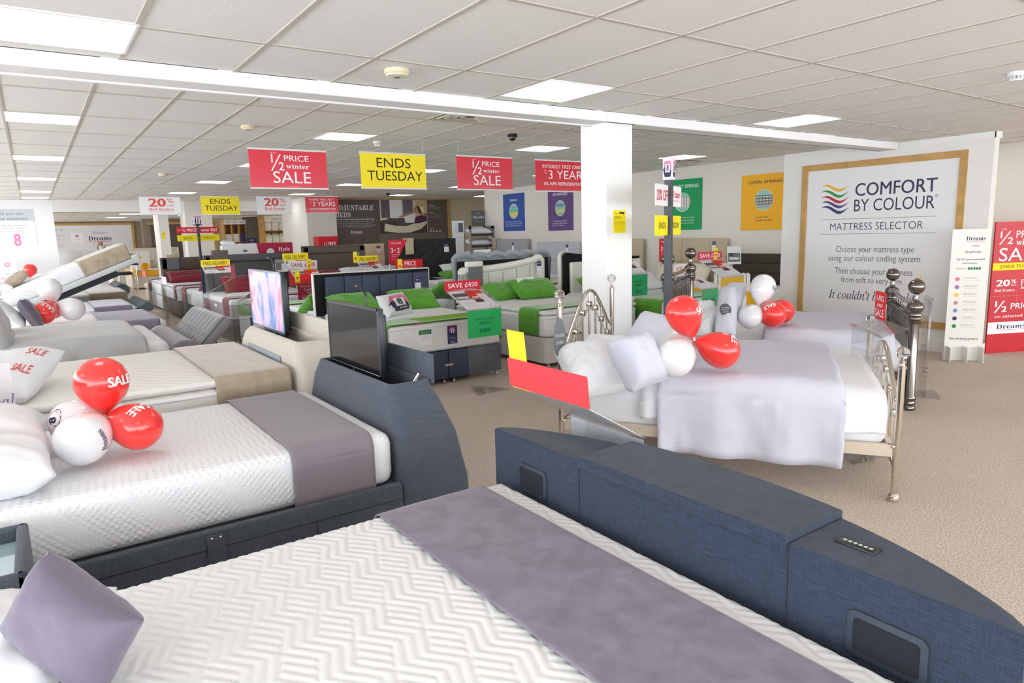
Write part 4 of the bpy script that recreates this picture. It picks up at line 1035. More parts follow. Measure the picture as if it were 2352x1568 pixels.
# ---- cream leather bed
M3=M_up(4.90,6.32); w3,L3=1.52,2.12
divan('light grey divan bed with a curved cream leather headboard, left of the white pillar',M3,w3,L3,mat('stone_base',(214,210,203),.8,bump=.05,bscale=200),dict(kind='curve',m=CREAML,w=1.52,x0=.10,z0=.55,z1=1.29,n=6),split=False)
bedding('curved cream leather divan',M3,w3,L3,tick=WQ,runner='green',ry=(.12,.52),rm=GRN,pt=True,hang=.30,pillows=(('plump green velvet pillow in front, on the cream leather bed',.98,1.5,.83,.5,-.1,.70,.46,GRN),('green velvet pillow half hidden behind the front one on the cream leather bed',.62,1.72,.80,.45,.1,.6,.42,GRN)),seed=95)
ticket('purple and white price ticket on the curved cream headboard, right end',M3@T(1.45,L3-.06,.98))
swatch('dark grey fabric swatch under a cream sample, hanging over the curved cream headboard',M3@T(.22,L3-.05,.86),mat('swatch_grey',(112,114,116),.9,bump=.3,bscale=200),CREAML,.24,.30)
A=AY(1078,592,8.80); sign('small_sign','small white sign on top of the grey scalloped headboard','sign',(A.x-.0,8.66,A.z-.02),(1,0,0),.30,.14,(222,232,232),[('Dreams',.36,.6,.55,.36,cNavy,'s'),('#rect',.36,.32,.5,.03,cPink)])
mb=MB(); mb.grid(lambda u,v:(.0+.32*u,-.16*math.sin(v*1.7),.26*(1-v)**1.3),6,10); q=mb.build('paper_sign',pmat((236,238,238)),None,180); q.matrix_world=T(5.62,7.92,.725); tag(q,'curled white paper sign standing on the cream leather bed beside the pillows','sign')
prints([('Please ask before',.5,.86,.8,.06,(150,150,160)),('trying this bed',.5,.78,.6,.06,(150,150,160))],.32,.26,q,T(0,-.02,0))
# ---- grey scalloped bed backing onto it
M4=M_dn(6.74,10.66)
divan('divan bed with a grey scalloped velvet headboard seen from its black back',M4,1.6,2.0,GREYB,dict(kind='scallop',m=GREYV,w=1.75,x0=-.02,z0=.06,z1=1.33,back=FELT))
bedding('grey scalloped divan',M4,1.6,1.98,tick=WQ2,runner='green',ry=(.3,.8),rm=GRN,pillows=(('green velvet pillow left of the grey scalloped headboard',1.72,1.70,.79,.5,.3,.56,.40,GRN),('white pillow on the grey scalloped divan',1.2,1.5,.80,.5,0,.62,.42,WHT)),seed=101)
# ---- second cream bed, behind the pillar
M5=M_up(6.62,5.85)
divan('dark green-draped divan bed with a plain cream headboard, behind the white pillar',M5,1.50,2.2,mat('green_base',(30,84,34),.9),dict(kind='plain',m=CREAML,w=1.5,x0=.16,z0=.5,z1=1.15))
bedding('plain cream headboard divan behind the pillar',M5,1.50,2.2,tick=WQ2,runner='green',ry=(.22,.72),rm=GRN,pillows=(('green velvet pillow against the plain cream headboard',.42,1.85,.80,.55,.1,.66,.44,GRN),('white pillow right of the pillar on the plain cream headboard divan',1.2,1.75,.82,.5,-.2,.62,.42,WHT)),seed=107)
M5b=M_dn(8.3,10.3)
divan('divan bed whose black felt headboard back rises behind the plain cream headboard',M5b,1.5,2.0,GREYB,dict(kind='curve',m=CREAML,w=1.6,x0=-.02,z0=.2,z1=1.33,n=5,back=None))
mb=MB(); N=30; top_=lambda u:1.31-.12*u-.03*math.sin(PI*u)-.06*max(0,(.04-u)/.04)**2
mb.loft([[(6.70+1.65*u,yy,top_(u)) for u in [i/N for i in range(N+1)]]+[(8.35,yy,.2),(6.70,yy,.2)] for yy in (8.16,8.19)]); Mi=M5b.inverted(); mb.v=[tuple(Mi@Vector(p)) for p in mb.v]
mb.build('headboard_back',FELT,[o for o in bpy.data.objects if o.name.startswith('divan_bed')][-1],30)
bedding('divan behind the plain cream headboard',M5b,1.5,1.98,tick=WQ2,runner='red',ry=(.5,.8),rm=DKRED,seed=111)
# ---- right wall beds (heads on the wall)
def wallbed(label,where,Xf,Y1,w,hb,base,z=.60,zb=.34,**k):
    M=M_rt(Xf,Y1); L=10.62-Xf
    divan(label,M,w,L,base,hb,zb=zb,castor=False); bedding(where,M,w,L,zb=zb,zm=z,hang=z-zb-.03,**k); return M,L
MR1,LR=wallbed('divan bed with a tan block headboard on the right wall, behind the sale totem','tan headboard divan by the totem',8.65,9.75,1.55,dict(kind='blocks',m=TANF,w=1.62,x0=-.03,z0=.5,z1=1.42,n=3,cols=[0,.34,.76,1]),GREYB,tick=WQ2,runner='green',ry=(.15,.65),rm=GRN,seed=121,
    pillows=(('cream pillow at the left of the tan block headboard',.45,1.72,.78,.9,0,.55,.40,mat('cream_cotton',(240,232,210),.9)),('cream pillow at the right of the tan block headboard',1.15,1.72,.78,.9,0,.55,.40,mat('cream_cotton',(240,232,210),.9))))
ticket('purple and white price ticket on the tan block headboard',MR1@T(1.28,LR-.008,1.18),h=.18)
MR2,LR2=wallbed('divan bed with a tan headboard on the right wall, seen just right of the pillar','tan headboard divan next to the pillar',8.65,11.8,1.5,dict(kind='blocks',m=TANF,w=1.5,z0=.5,z1=1.42,n=2),GREYB,tick=WQ2,runner='green',ry=(.15,.65),rm=GRN,seed=125)
ticket('purple and white price ticket on the tan headboard right of the pillar',MR2@T(.85,LR2-.008,1.1),h=.18)
MR0,LR0=wallbed('divan bed with a dark brown buttoned headboard, half hidden by the poster wall','dark brown buttoned divan',8.62,7.95,1.5,dict(kind='rows',m=DBRN,w=1.6,x0=-.02,z0=.45,z1=1.14,n=4),DBRN,tick=WQ2,runner='yellow',ry=(.12,.52),rm=YELF,seed=129)
MR3,LR3=wallbed('divan bed with a pale grey panelled headboard on the right wall, left of the pillar','pale grey panelled divan',8.6,13.95,1.5,dict(kind='blocks',m=PALEG,w=1.66,x0=-.05,z0=.45,z1=1.37,n=4,rows=2),GREYB,tick=WQ2,runner='red',ry=(.12,.5),rm=DKRED,seed=133)
MR4,LR4=wallbed('divan bed with a mid grey headboard in the far right corner','mid grey divan in the far corner',8.6,16.05,1.5,dict(kind='blocks',m=MIDG,w=1.7,x0=-.05,z0=.45,z1=1.45,n=1,rows=2),GREYB,tick=WQ2,seed=137)
ticket('purple and white price ticket on the pale grey panelled headboard',MR3@T(1.12,LR3-.008,1.12),h=.18,w=.1)
ticket('purple and white price ticket on the mid grey headboard in the far corner',MR4@T(.95,LR4-.008,1.16),h=.2,w=.1)
swatch('beige fabric swatch over the left end of the mid grey headboard',MR4@T(.0,LR4-.01,1.2),TANF,TANF,.2,.22)
# spring sample blocks
p=F(1655,638,.66); pp_=AX(1682,650,9.2); o=empty('spring_sample',(pp_.x,pp_.y,.612),'white pocket spring sample block on a stand, on the bed below the tan headboard','display sample',rz=-.9)
mb=MB()
for i in range(9):
    for j in range(6): mb.cyl(.028,.10,.26,8,T(-.26+.062*i,-.15+.062*j,0)); mb.lathe([(.024,.26),(.014,.27)],8,T(-.26+.062*i,-.15+.062*j,0))
mb.build('pocket_springs',mat('pocket_fabric',(244,244,242),.9),o,40)
mb=MB(); mb.box(-.32,.34,-.22,.22,0,.10,.004,1); b=mb.build('sample_tray',pmat((246,248,248)),o,0); prints([('#rect',.5,.68,.5,.5,(60,170,100)),('Pocket spring mattress',.5,.68,.42,.2,cW,'m')],.66,.10,b,T(-.32,-.221,0))
sign('picture_board','framed black and white bedroom photograph propped near the right wall','picture',(10.1,7.72,.97),(.75,-.66,0),.24,.32,(236,236,236),[('#rect',.5,.38,.86,.5,(110,112,114)),('#rect',.5,.32,.7,.14,(225,225,225)),('#rect',.3,.55,.3,.14,(60,60,62))],tilt=-.25)
pb_=bpy.data.objects['picture_board']; mb=MB(); mb.box(.1,.13,.01,.03,-.36,.1); mb.build('stand',BLACKP,pb_,0)
# ---- left-middle rows
G1=M_up(2.46,11.2)
divan('grey leather divan bed with a tall framed charcoal headboard',G1,1.6,2.1,CHARL,dict(kind='frame',m=CHARL,w=1.64,x0=.07,z0=.1,z1=1.365,th=.08),zb=.38)
bedding('divan with the tall framed charcoal headboard',G1,1.6,2.1,zb=.38,zm=.70,tick=WQ2,side=GREYT,runner='burgundy',ry=(.12,.5),rm=DKRED,pillows=(('long burgundy velvet pillow on the charcoal framed divan',.85,1.72,.82,.75,0,1.15,.42,DKRED),),seed=141,handles=1)
ticket('small picture ticket on the charcoal framed headboard, upper right',G1@T(1.32,2.05,1.0),(235,235,240),(150,150,155),.26,.24,[('#rect',.25,.45,.42,.6,(120,110,120))])
swatch('brown leather swatch hanging over the left of the charcoal framed headboard',G1@T(.22,2.05,1.08),BRNL,BRNL,.26,.30)
G2=M_dn(4.06,15.4)
divan('slate divan bed backing onto the charcoal framed headboard',G2,1.6,1.95,mat('slate_leather',(82,88,98),.55),dict(kind='plain',m=CHARL,w=1.57,x0=0,z0=.3,z1=1.31,th=.04,back=mat('teal_back',(36,66,84),.8)),drawer=True)
bedding('slate divan behind the charcoal framed headboard',G2,1.6,1.95,tick=WQ2,runner='burgundy',ry=(.02,.5),rm=DKRED,pillows=(('burgundy pillow corner beside the charcoal framed headboard',1.25,1.6,.79,.5,0,.6,.4,DKRED),),seed=145)
G3=M_up(2.42,15.7)
divan('brown leather divan bed with a brown headboard, far down the left aisle',G3,1.55,1.9,mat('brown_grey_base',(124,116,108),.6),dict(kind='frame',m=BRNL,w=1.62,x0=0,z0=.3,z1=1.26,border=.3,back=FELT))
bedding('brown leather divan down the aisle',G3,1.55,1.9,tick=WQ2,runner='burgundy',ry=(.12,.42),rm=DKRED,pillows=(('burgundy velvet pillow on the brown leather divan down the aisle',.55,1.6,.82,.6,0,.95,.42,DKRED),),seed=149)
swatch('grey fabric swatch hanging over the brown leather headboard down the aisle',G3@T(.12,1.84,.98),mat('swatch_slate',(112,116,122),.9),TANF,.26,.28)
G4=M_dn(3.95,19.8)
divan('white divan bed behind the brown leather headboard, far down the left aisle',G4,1.55,1.95,mat('white_base',(226,226,226),.8),None)
bedding('white divan far down the aisle',G4,1.55,1.95,tick=WQ2,runner='burgundy',ry=(.05,.5),rm=DKRED,pillows=(('burgundy pillow on the white divan far down the aisle',1.0,1.7,.80,.5,0,.6,.4,DKRED),),seed=153)
# ---- back centre
Hb=M_up(4.36,11.4)
divan('divan bed with a wide brown leather headboard, under the framed adjustable beds board',Hb,1.5,2.0,BRNL,dict(kind='frame',m=BRNL,w=1.32,x0=.0,z0=.3,z1=1.47,border=.16))
bedding('wide brown leather divan',Hb,1.5,2.0,tick=WQ,seed=157,zm=.74,pillows=(('burgundy pillow on the wide brown leather divan',.35,1.62,.86,.5,0,.62,.44,DKRED),('white pillow with faint red print on the wide brown leather divan',.95,1.62,.88,.6,0,.62,.44,WHT)))
ticket('purple ticket at the right end of the wide brown headboard',Hb@T(1.16,1.99,1.16),h=.26,w=.12)
Hc=M_up(5.95,12.6)
divan('divan bed with a peach panelled headboard between the brown and the black ones',Hc,1.2,2.0,GREYB,dict(kind='rows',m=mat('peach_leather',(238,208,176),.6),w=.72,x0=.0,z0=.4,z1=1.46,n=4))
bedding('peach headboard divan',Hc,1.2,2.0,tick=WQ,seed=161,pillows=(('white pillow on the peach headboard divan',.6,1.7,.82,.6,0,.6,.42,WHT),))
ticket('purple ticket on the peach headboard',Hc@T(.52,1.99,1.26),h=.14,w=.09)
Hd=M_up(6.55,11.3)
divan('divan bed with a black button-tufted headboard, left of the pillow stand',Hd,1.5,2.1,GREYB,dict(kind='tuft',m=BLKV,w=1.46,x0=-.14,z0=.5,z1=1.54,n=12,ny=8,th=.1))
bedding('black button-tufted divan',Hd,1.5,2.1,tick=WQ,runner='green',ry=(.15,.6),rm=GRN,seed=165,pillows=(('white pillow on the black button-tufted divan',1.05,1.7,.84,.6,0,.62,.44,WHT),('green pillow under the white one on the black button-tufted divan',.85,1.5,.76,.2,0,.5,.4,GRN)))
ticket('purple and white ticket on the black button-tufted headboard',Hd@T(.98,2.04,1.24),h=.18,w=.12)
swatch('beige fabric swatch over the black button-tufted headboard',Hd@T(.02,2.03,1.22),TANF,TANF,.2,.28)
# ---- far beyond the bulkhead
K=T(2.75,26.9,0)
divan('beige divan bed with yellow mattress band, far end of the left aisle',K,1.9,2.0,mat('beige_base',(218,210,196),.8),dict(kind='tuft',m=SAND,w=1.7,x0=.2,z0=.5,z1=1.42,n=12,ny=8,th=.12),zb=.45,split=False)
mb=MB(); mb.box(.0,1.9,0,1.95,.453,.66,.04,4); q=mb.build('mattress',mat('yellow_border',(250,186,50),.7),None,180); q.matrix_world=K; tag(q,'yellow sided mattress far down the left aisle','mattress')
mb=MB(); mb.box(.01,1.89,.01,1.94,.655,.675,.01,2); mb.build('white_top',WHT,q,60)
pillow('pillow','brown cushion at the far end of the left aisle, on the yellow mattress','cushion',K@T(.75,1.6,.82)@RX(.7),.5,.4,.14,TAUPEV,seed=170)
o=empty('mattress_box',(3.05,26.6,.68),'tall white mattress box with a yellow circle, standing on the yellow mattress','box')
mb=MB(); mb.box(-.28,.28,0,.3,0,.62,.005,1); mb.box(-.29,.29,-.01,.31,.62,.65,.005,1); b=mb.build('carton',pmat((240,240,238)),o,0)
prints([('#disc',.72,.2,.5,.42,(250,180,30)),('eve',.72,.22,.18,.3,(60,50,40),'l'),('#disc',.5,.72,.16,.12,(250,200,60))],.56,.62,b,T(-.28,-.002,0))
o.rotation_euler=(0,0,.0)
for (px,py,Y,w,d,h,lb) in ((362,690,20.9,.55,.5,.5,'beige fabric ottoman on the aisle floor, far left'),):
    p=F(px,py,0); o=empty('ottoman',(p.x+.05,p.y,0),lb,'ottoman'); mb=MB(); mb.box(-.3,.3,-.25,.25,.02,.34,.03,3); mb.build('body',SAND,o,40); mb=MB(); mb.box(-.32,.32,-.27,.27,.345,.50,.06,4); mb.build('lid',SAND,o,60)
# ================================================================== left-hand row (heads to the left, feet to the aisle)
def upp(label,x,y,z,L,W,H,tilt,m,**k): return pillow(k.pop('name','pillow'),label,k.pop('cat','pillow'),T(x,y,z)@RY(PI/2-tilt),L,W,H,m,**k)
def leftbed(label,where,X1,Y0,Y1,base,zb,zm,tick,run=None,runx=None,rm=None,hb=None,L=2.0,seed=0,pt=False,drop=.28):
    o=empty('divan_bed',(X1-L/2,(Y0+Y1)/2,0),label,'bed')
    mb=MB(); mb.box(X1-L,X1,Y0,Y1,.02,zb,.015,2); loc(0,mb,'base_section',base,o,40)
    if hb: mb=MB(); mb.box(X1-L-.09,X1-L-.0,Y0-.03,Y1+.03,.05,hb[0],.06,5); loc(0,mb,'headboard',hb[1],o,60)
    mattress('white mattress on the '+where,X1-L+.02,X1-.01,Y0,Y1,zb+.003,zm,tick,pipe=WHT)
    if run: drape('bed_runner',run+' runner across the foot of the '+where,'bed runner','x',runx[0],runx[1],Y0,Y1,zm+.004,drop,.15,rm,seed=seed,wr=.002)
    return o
# 4: grey duvet and tufted lid
D=empty('sleigh_tv_bed',(.2,7.8,0),'grey velvet sleigh bed with its tufted foot lid raised, under the grey duvet','bed')
GV=mat('grey_sleigh_velvet',(126,124,128),.7,sheen=.6,var=.06,vscale=5)
R0=.14; cx,cz=1.12,.55
mb=MB(); ya,yb=7.15,8.72
def roll(u,v):
    a=2*PI*u; y=ya+(yb-ya)*v; g=.007*abs(math.sin(PI*v*9))**.35
    return (cx+(R0-.012+g)*math.cos(a),y,cz+(R0-.012+g)*math.sin(a))
mb.grid(roll,28,108,closeu=True)
for y,s in ((ya,-1),(yb,1)):
    for rr,dy in ((R0,0),(R0*.8,.018),(R0*.55,.006),(R0*.5,.02),(.001,.024)): pass
    mb.lathe([(R0-.004,0),(R0-.012,.014),(R0*.78,.018),(R0*.62,.008),(R0*.55,.016),(R0*.3,.022),(.002,.024)],28,T(cx,y,cz)@RX(PI/2 if s<0 else -PI/2),cap=False)
mb.box(cx-.08,cx+.13,ya+.02,yb-.02,.05,cz,.03,3)
loc(0,mb,'foot_roll',GV,D,70)
P0=Vector((1.25,7.24,.50)); dv=Vector((.32,0,.34)).normalized(); dn=Vector((-dv.z,0,dv.x)); Ln=.45; wd=1.48
mb=MB(); f=tuft_fn(wd,Ln,16,7,.03)
def flp(u,v):
    x,d,z=f(u,v); 
    if v>.52: d=-.03*(abs(math.sin(PI*u*8))**.4)*min(1,(1-v)*12)
    q=P0+Vector((0,1,0))*x+dv*z+dn*(.06-d); return tuple(q)
mb.grid(flp,130,56)
Mf=Matrix(((0,dv.x,dn.x,P0.x),(1,0,0,P0.y),(0,dv.z,dn.z,P0.z),(0,0,0,1)))
mb.box(0,wd,0,Ln+.02,-.05,.065,.045,4,M=Mf)
loc(0,mb,'tufted_lid',GV,D,70,'deep buttoned lid raised at a slant')
mb=MB(); mb.box(1.25,1.5,7.3,8.65,.02,.34,.01,1); mb.tube([(1.3,7.4,.3),(1.42,7.38,.4),(1.45,7.4,.6)],.012,6); mb.box(1.3,1.85,7.5,7.56,.2,.24); mb.box(1.3,1.9,8.2,8.26,.2,.24); loc(0,mb,'lift_mechanism',mat('mechanism_black',(16,17,24),.5),D,30)
mb=MB(); mb.box(-1.0,1.0,7.05,8.75,.05,.42,.02,2); loc(0,mb,'base_section',GV,D,40)
mattress('white mattress under the grey satin duvet',-.95,.97,7.0,8.62,.42,.72,WHT,r=.08)
drape('duvet','grey satin duvet over the bed with the tufted sleigh foot','duvet','x',-.42,.78,6.98,8.62,.735,.42,.3,GREYD,th=.02,r=.12,wr=.012,seed=201,puff=.05,na=50)
upp('grey satin pillow at the head of the grey duvet bed, nearer one',-.37,7.35,.97,.5,.66,.24,.35,GREYD,seed=203)
upp('grey satin pillow at the head of the grey duvet bed, farther one',-.40,8.1,.98,.5,.66,.24,.35,GREYD,seed=204)
# 5
leftbed('ribbed white mattress divan behind the grey duvet','ribbed divan behind the grey duvet',1.36,9.9,11.6,GREYB,.34,.62,quilt('ribbed',(248,248,248),8,.6,'d'),'mauve velvet',(.62,1.28),PURP,seed=211)
upp('white pillow at the head of the ribbed divan behind the grey duvet',-.33,10.25,.80,.46,.62,.2,.75,WHT,seed=212)
upp('dark mauve cushion leaning on the ribbed divan',-.09,10.15,.81,.40,.42,.15,.45,mat('dark_mauve',(96,90,104),.75,sheen=.5),seed=213,name='cushion',cat='cushion')
# 6
o=leftbed('divan with a dark teal leather scroll foot','divan with the dark teal scroll foot',1.30,12.35,13.95,GREYB,.36,.63,WQ2,'mauve velvet',(.70,1.22),mat('plum_velvet',(112,104,122),.75,sheen=.5,var=.1),seed=221)
TEAL=mat('teal_leather',(64,78,84),.45)
mb=MB(); prof=[(1.31,.05),(1.39,.05),(1.39,.44),(1.40,.50)]+[(1.44+.08*math.cos(a),.60+.08*math.sin(a)) for a in [(-.9+.35*i) for i in range(11)]]+[(1.34,.62),(1.31,.60)]
mb.loft([[(x,y,z) for x,z in prof] for y in (12.3,14.0)]); loc(0,mb,'scroll_foot',TEAL,o,50)
# 7
leftbed('divan with a beige runner beyond the dark teal scroll foot','divan beyond the dark teal scroll foot',1.55,16.0,17.8,GREYB,.34,.62,WQ2,'beige velvet',(.85,1.52),TAUPEV,seed=231)
o=leftbed('divan with a round dark scroll foot, farthest of the left row','farthest divan of the left row',1.55,18.6,20.2,GREYB,.34,.60,WQ2,seed=235)
mb=MB(); mb.cyl(.15,18.55,20.25,20,T(1.68,0,.52)@RX(-PI/2)); mb.box(1.56,1.72,18.6,20.2,.05,.45); loc(0,mb,'scroll_foot',TEAL,o,50)
# 8: tilted adjustable bed
AD=empty('adjustable_bed',(.0,15.1,0),'adjustable bed tipped up steeply, pale leather frame with a dark underside','bed')
MA0=Vector((-.55,14.30,.50)); 
pA=AY(20,708,14.3); pB=AY(305,592,14.3); dx=(pB-pA); dx.y=0; LT=dx.length; ux=dx.normalized(); un=Vector((-ux.z,0,ux.x))
MT=Matrix(((ux.x,0,un.x,pA.x),(0,1,0,14.3),(ux.z,0,un.z,pA.z),(0,0,0,1)))
mb=MB(); mb.box(-.1,LT+.10,-.03,1.53,-.10,0,.012,2,M=MT); mb.box(LT-.02,LT+.12,-.03,1.53,-.02,.05,.03,3,M=MT); loc(0,mb,'frame',mat('pale_leather',(206,208,206),.5),AD,40)
mb=MB(); mb.box(-.1,LT-.35,.0,1.5,-.20,-.10,M=MT); loc(0,mb,'underside',mat('charcoal_cloth',(44,46,50),.9),AD,0)
mb=MB(); mb.box(-1.2,1.0,14.32,15.8,.04,.36,.01,1); mb.box(.2,.26,14.5,14.56,.3,.62); loc(0,mb,'base_section',GREYB,AD,30)
HBm=MB(); HBm.loft([[(xx,14.25+1.6*(.5-.5*math.cos(PI*i/24)),1.0+.42*abs(math.sin(PI*i/24))**.35) for i in range(25)]+[(xx,15.85,.1),(xx,14.25,.1)] for xx in (-1.05,-.95)]); loc(0,HBm,'headboard',mat('cream_panel',(232,230,222),.6),AD,50)
mb=MB(); mb.box(.0,LT-.01,.0,1.5,.0,.27,.06,4,M=T(0,0,0)); q=mb.build('mattress',WQ2,None,180); q.matrix_world=MT; tag(q,'deep white mattress lying on the tipped adjustable bed','mattress')
for fx in (.28,.62):
    l=MB(); l.add([(LT*fx,-.004,.10),(LT*fx+.34,-.004,.10),(LT*fx+.34,-.004,.19),(LT*fx,-.004,.19)],[(0,1,2,3)]); lb=l.build('woven_label',pmat((228,232,236)),q,0)
    prints([('TheraPur',.45,.5,.6,.6,(60,90,160),'m')],.34,.09,lb,T(LT*fx,-.005,.10))
drape('cover','taupe velvet cover wrapped over the raised end of the adjustable bed mattress','cover','x',LT*.60,LT-.0,0,1.5,.275,.27,.2,TAUPEV,r=.06,wr=.004,seed=241,M=MT)
pillow('cushion','beige cushion in front, at the low end of the adjustable bed','cushion',MT@T(.28,.32,.36)@RY(-.25),.42,.42,.16,TAUPEV,seed=250)
pillow('cushion','beige cushion behind, at the low end of the adjustable bed','cushion',MT@T(.30,.85,.37)@RY(-.25),.42,.42,.16,TAUPEV,seed=251)
pillow('pillow','white pillow below the beige cushions of the adjustable bed','pillow',MT@T(-.02,.36,.34)@RY(.2),.5,.66,.2,WHT,seed=252)
# balloons
g='balloons in the cluster on the ribbed divan'; kn=(128,694,10.4)
balloon_px('white balloon standing upright on the ribbed divan left of the aisle',114,664,10.4,50,kn,WBAL,g)
balloon_px('red SALE balloon at the left of the cluster on the ribbed divan',100,719,10.2,50,kn,RED,g,items=[('SALE',0,.0,.17,.06,cW,'b')],rollang=2.4)
balloon_px('red balloon mostly hidden in the cluster on the ribbed divan',122,712,10.6,40,kn,RED,g)
balloon_px('white balloon lying to the right in the cluster on the ribbed divan',167,710,10.3,52,kn,WBAL,g)
g='balloons in the far left cluster'; kn=(72,637,20.5)
balloon_px('red SALE balloon at the top of the far left cluster before the white wall',69,619,20.5,27,kn,RED,g,items=[('SALE',.02,.0,.2,.07,cW,'b')],rollang=1.2)
balloon_px('white balloon at the left of the far left cluster',51,642,20.5,28,kn,WBAL,g)
balloon_px('white balloon at the right of the far left cluster',93,640,20.5,30,kn,WBAL,g)
balloon_px('red balloon at the bottom of the far left cluster',74,652,20.6,24,kn,RED,g)
# white draped bed under that cluster
leftbed('low white divan against the bright left wall, under the far balloons','low divan under the far balloons',.35,20.6,22.2,WHT,.34,.6,WHT,seed=260)
# clear brochure lecterns standing along the aisle
# ------------------------------------------------------------------ price stands
AC=acrylic()
def price_stand(label,M,hdr,hc,card=None,cc=None,tc=(40,60,60),w=.44,zt=.86,zc=.28,depth=.30,rise=.17,hh=.11,hw=1.0,flag=None,leaf=True,base=True,back=None,lean=.0,fs=1,hx=None):
    """floor standing clear acrylic price stand, front toward local -Y"""
    o=empty('price_stand',(0,0,0),label,'price stand',M=M)
    t=.004
    mb=MB(); mb.box(0,w,0,t,0.004,zt); mb.build('upright',AC,o,0)
    if base:
        mb=MB(); mb.prism([(0,-.14),(w,-.14),(w*.62,.22),(w*.38,.22)],0,.005); mb.build('foot_plate',AC,o,0)
    mb=MB(); mb.add([(0,-.002,zt),(w,-.002,zt),(w,depth,zt+rise),(0,depth,zt+rise),(0,.003,zt-.004),(w,.003,zt-.004),(w,depth+.004,zt+rise-.004),(0,depth+.004,zt+rise-.004)],[(0,1,2,3),(4,7,6,5),(0,4,5,1),(3,2,6,7),(0,3,7,4),(1,5,6,2)]); 
    mb.box(0,w,-.012,-.008,zt,zt+.02); mb.box(0,w,-.012,0,zt-.002,zt+.002); mb.build('lectern_tray',AC,o,0)
    a=math.atan2(rise,depth); ln=math.hypot(rise,depth)
    if leaf:
        q=MB(); q.box(.01,w-.01,0,.002,.0,ln-.01); lf=q.build('brochure',pmat((238,236,238)),o,0); lf.matrix_local=T(0,-.001,zt+.004)@RX(-(PI/2-a))
        prints([('#rect',.26,.68,.44,.34,(96,92,98)),('#rect',.26,.62,.36,.12,(215,212,216)),('#rect',.61,.72,.26,.5,(214,62,40)),('#rect',.63,.40,.26,.14,(56,50,84)),('#rect',.86,.86,.24,.2,(222,80,60)),('£399',.61,.58,.2,.12,cW,'b')]+lines(.25,.36,.36,4,.07,.03,(150,148,155),7)+lines(.84,.6,.2,4,.08,.025,(160,158,165),8)+[('#disc',.78,.12,.04,.06,cPink)],w-.02,ln-.01,lf,T(.01,0,0))
    if card:
        q=MB(); q.box(0.004,w-.004,-.004,-.001,zt-zc-.01,zt-.01); c=q.build('comfort_card',pmat(cc),o,0)
        its=[(card[0],.5,.68,.56,.13,tc,'i'),(card[1],.5,.53,.34,.12,tc,'i'),(card[2],.5,.24,.34 if len(card[2])<5 else .66,.13,tc,'S')] if len(card)==3 else []
        prints(its,w-.008,zc,c,T(.004,-.004,zt-zc-.01))
    if hdr:
        q=MB(); x0=-(hw-1)*w/2 if hx is None else hx; q.prism([(x,y) for x,y,_ in rrect(x0,x0+w*hw,0,hh,.012,0)],0,.003,RX(PI/2)); h=q.build('header_card',pmat(hc),o,0); h.matrix_local=T(0,depth-.004,zt+rise-.004)@RX(-lean)
        prints(hdr,w*hw,hh,h,T(x0,-.003,0))
        q=MB(); q.box(x0,x0+w*hw,-.006,-.004,-.004,.022); q.build('clear_lip',AC,h,0)
    if flag:
        fx,ft=flag; q=MB(); q.box(0,.07*fs,-.004,-.002,-.01,.17*(1+(fs-1)*.55)); fl=q.build('arrow_flag',pmat(cY),o,0,label='yellow arrow flag'); fl.matrix_local=T(fx,depth-.006,zt+rise+.0)@RX(-lean)
        prints([('#poly',.5,.3,.6,.3,(214,60,50),[(0,1),(.5,0),(1,1)])]+([('ENDS',.5,.7,.7,.14,(70,66,20),'m')] if ft else []),.07*fs,.17*(1+(fs-1)*.55),fl,T(0,-.004,0))
    return o
def S_(t,sub=None,c=cW,top=None):
    r=[(t,.5,.56 if not top else .4,.82,.46,c,'m')]
    if sub: r.append((sub,.5,.14,.5,.1,c))
    if top: r.append((top,.5,.82,.6,.2,c))
    return r
MS=T(3.54,5.86,0)@RZ(.03)
price_stand('clear price stand with red SAVE £450 header and green FIRM card before the navy divan',MS,S_('SAVE £450','ON A SUPER KING'),cR,('Pocket spring','mattress','FIRM'),(44,176,96),(20,60,70),w=.43,hw=1.06,depth=.40,rise=.17)
def stand_at(label,px,py,Y,wpx,**k):
    """px,py: top-left corner of the vertical card"""
    A=AY(px,py,Y); B=AY(px+wpx,py,Y); w=k.pop('w',None) or (B.x-A.x)
    return price_stand(label,T(A.x,Y,0),k.pop('hdr'),k.pop('hc'),w=w,zt=A.z,**k)
stand_at('clear price stand with pink SAVE £200 header and green card, right of the pillar',1446,630,6.9,38,hdr=S_('SAVE £200',None,cW,'winter SALE'),hc=(208,96,140),card=('Pocket spring','mattress','FIRM'),cc=(34,160,96),w=.36,hh=.17,depth=.35,rise=.22,zc=.32,flag=(.22,1))
stand_at('clear price stand with red SAVE £250 header and yellow FIRM card, near the dark headboard',1656,637,5.95,50,hdr=S_('SAVE £250'),hc=(214,60,84),card=('Traditional spring','mattress','FIRM'),cc=(214,168,40),w=.50,depth=.40,rise=.22,hh=.12,hw=1.05,zc=.36,flag=(.34,1))
price_stand('clear price stand with white header and green VERY FIRM card, behind the black nickel headboard',T(6.62,5.42,0)@RZ(.25),S_('SAVE £350',None,(210,50,60)),(236,236,240),('Pocket spring','mattress','VERY FIRM'),(70,164,106),w=.46,zt=.88,depth=.38,rise=.18,hh=.12,zc=.42)
price_stand('clear price stand with red SAVE £150 header near the pale grey panelled headboard',T(8.05,12.6,0)@RZ(-.6),S_('SAVE £150',None,cW,'winter SALE'),(214,60,70),w=.42,zt=.82,depth=.30,rise=.14,hh=.17,flag=(.3,1))
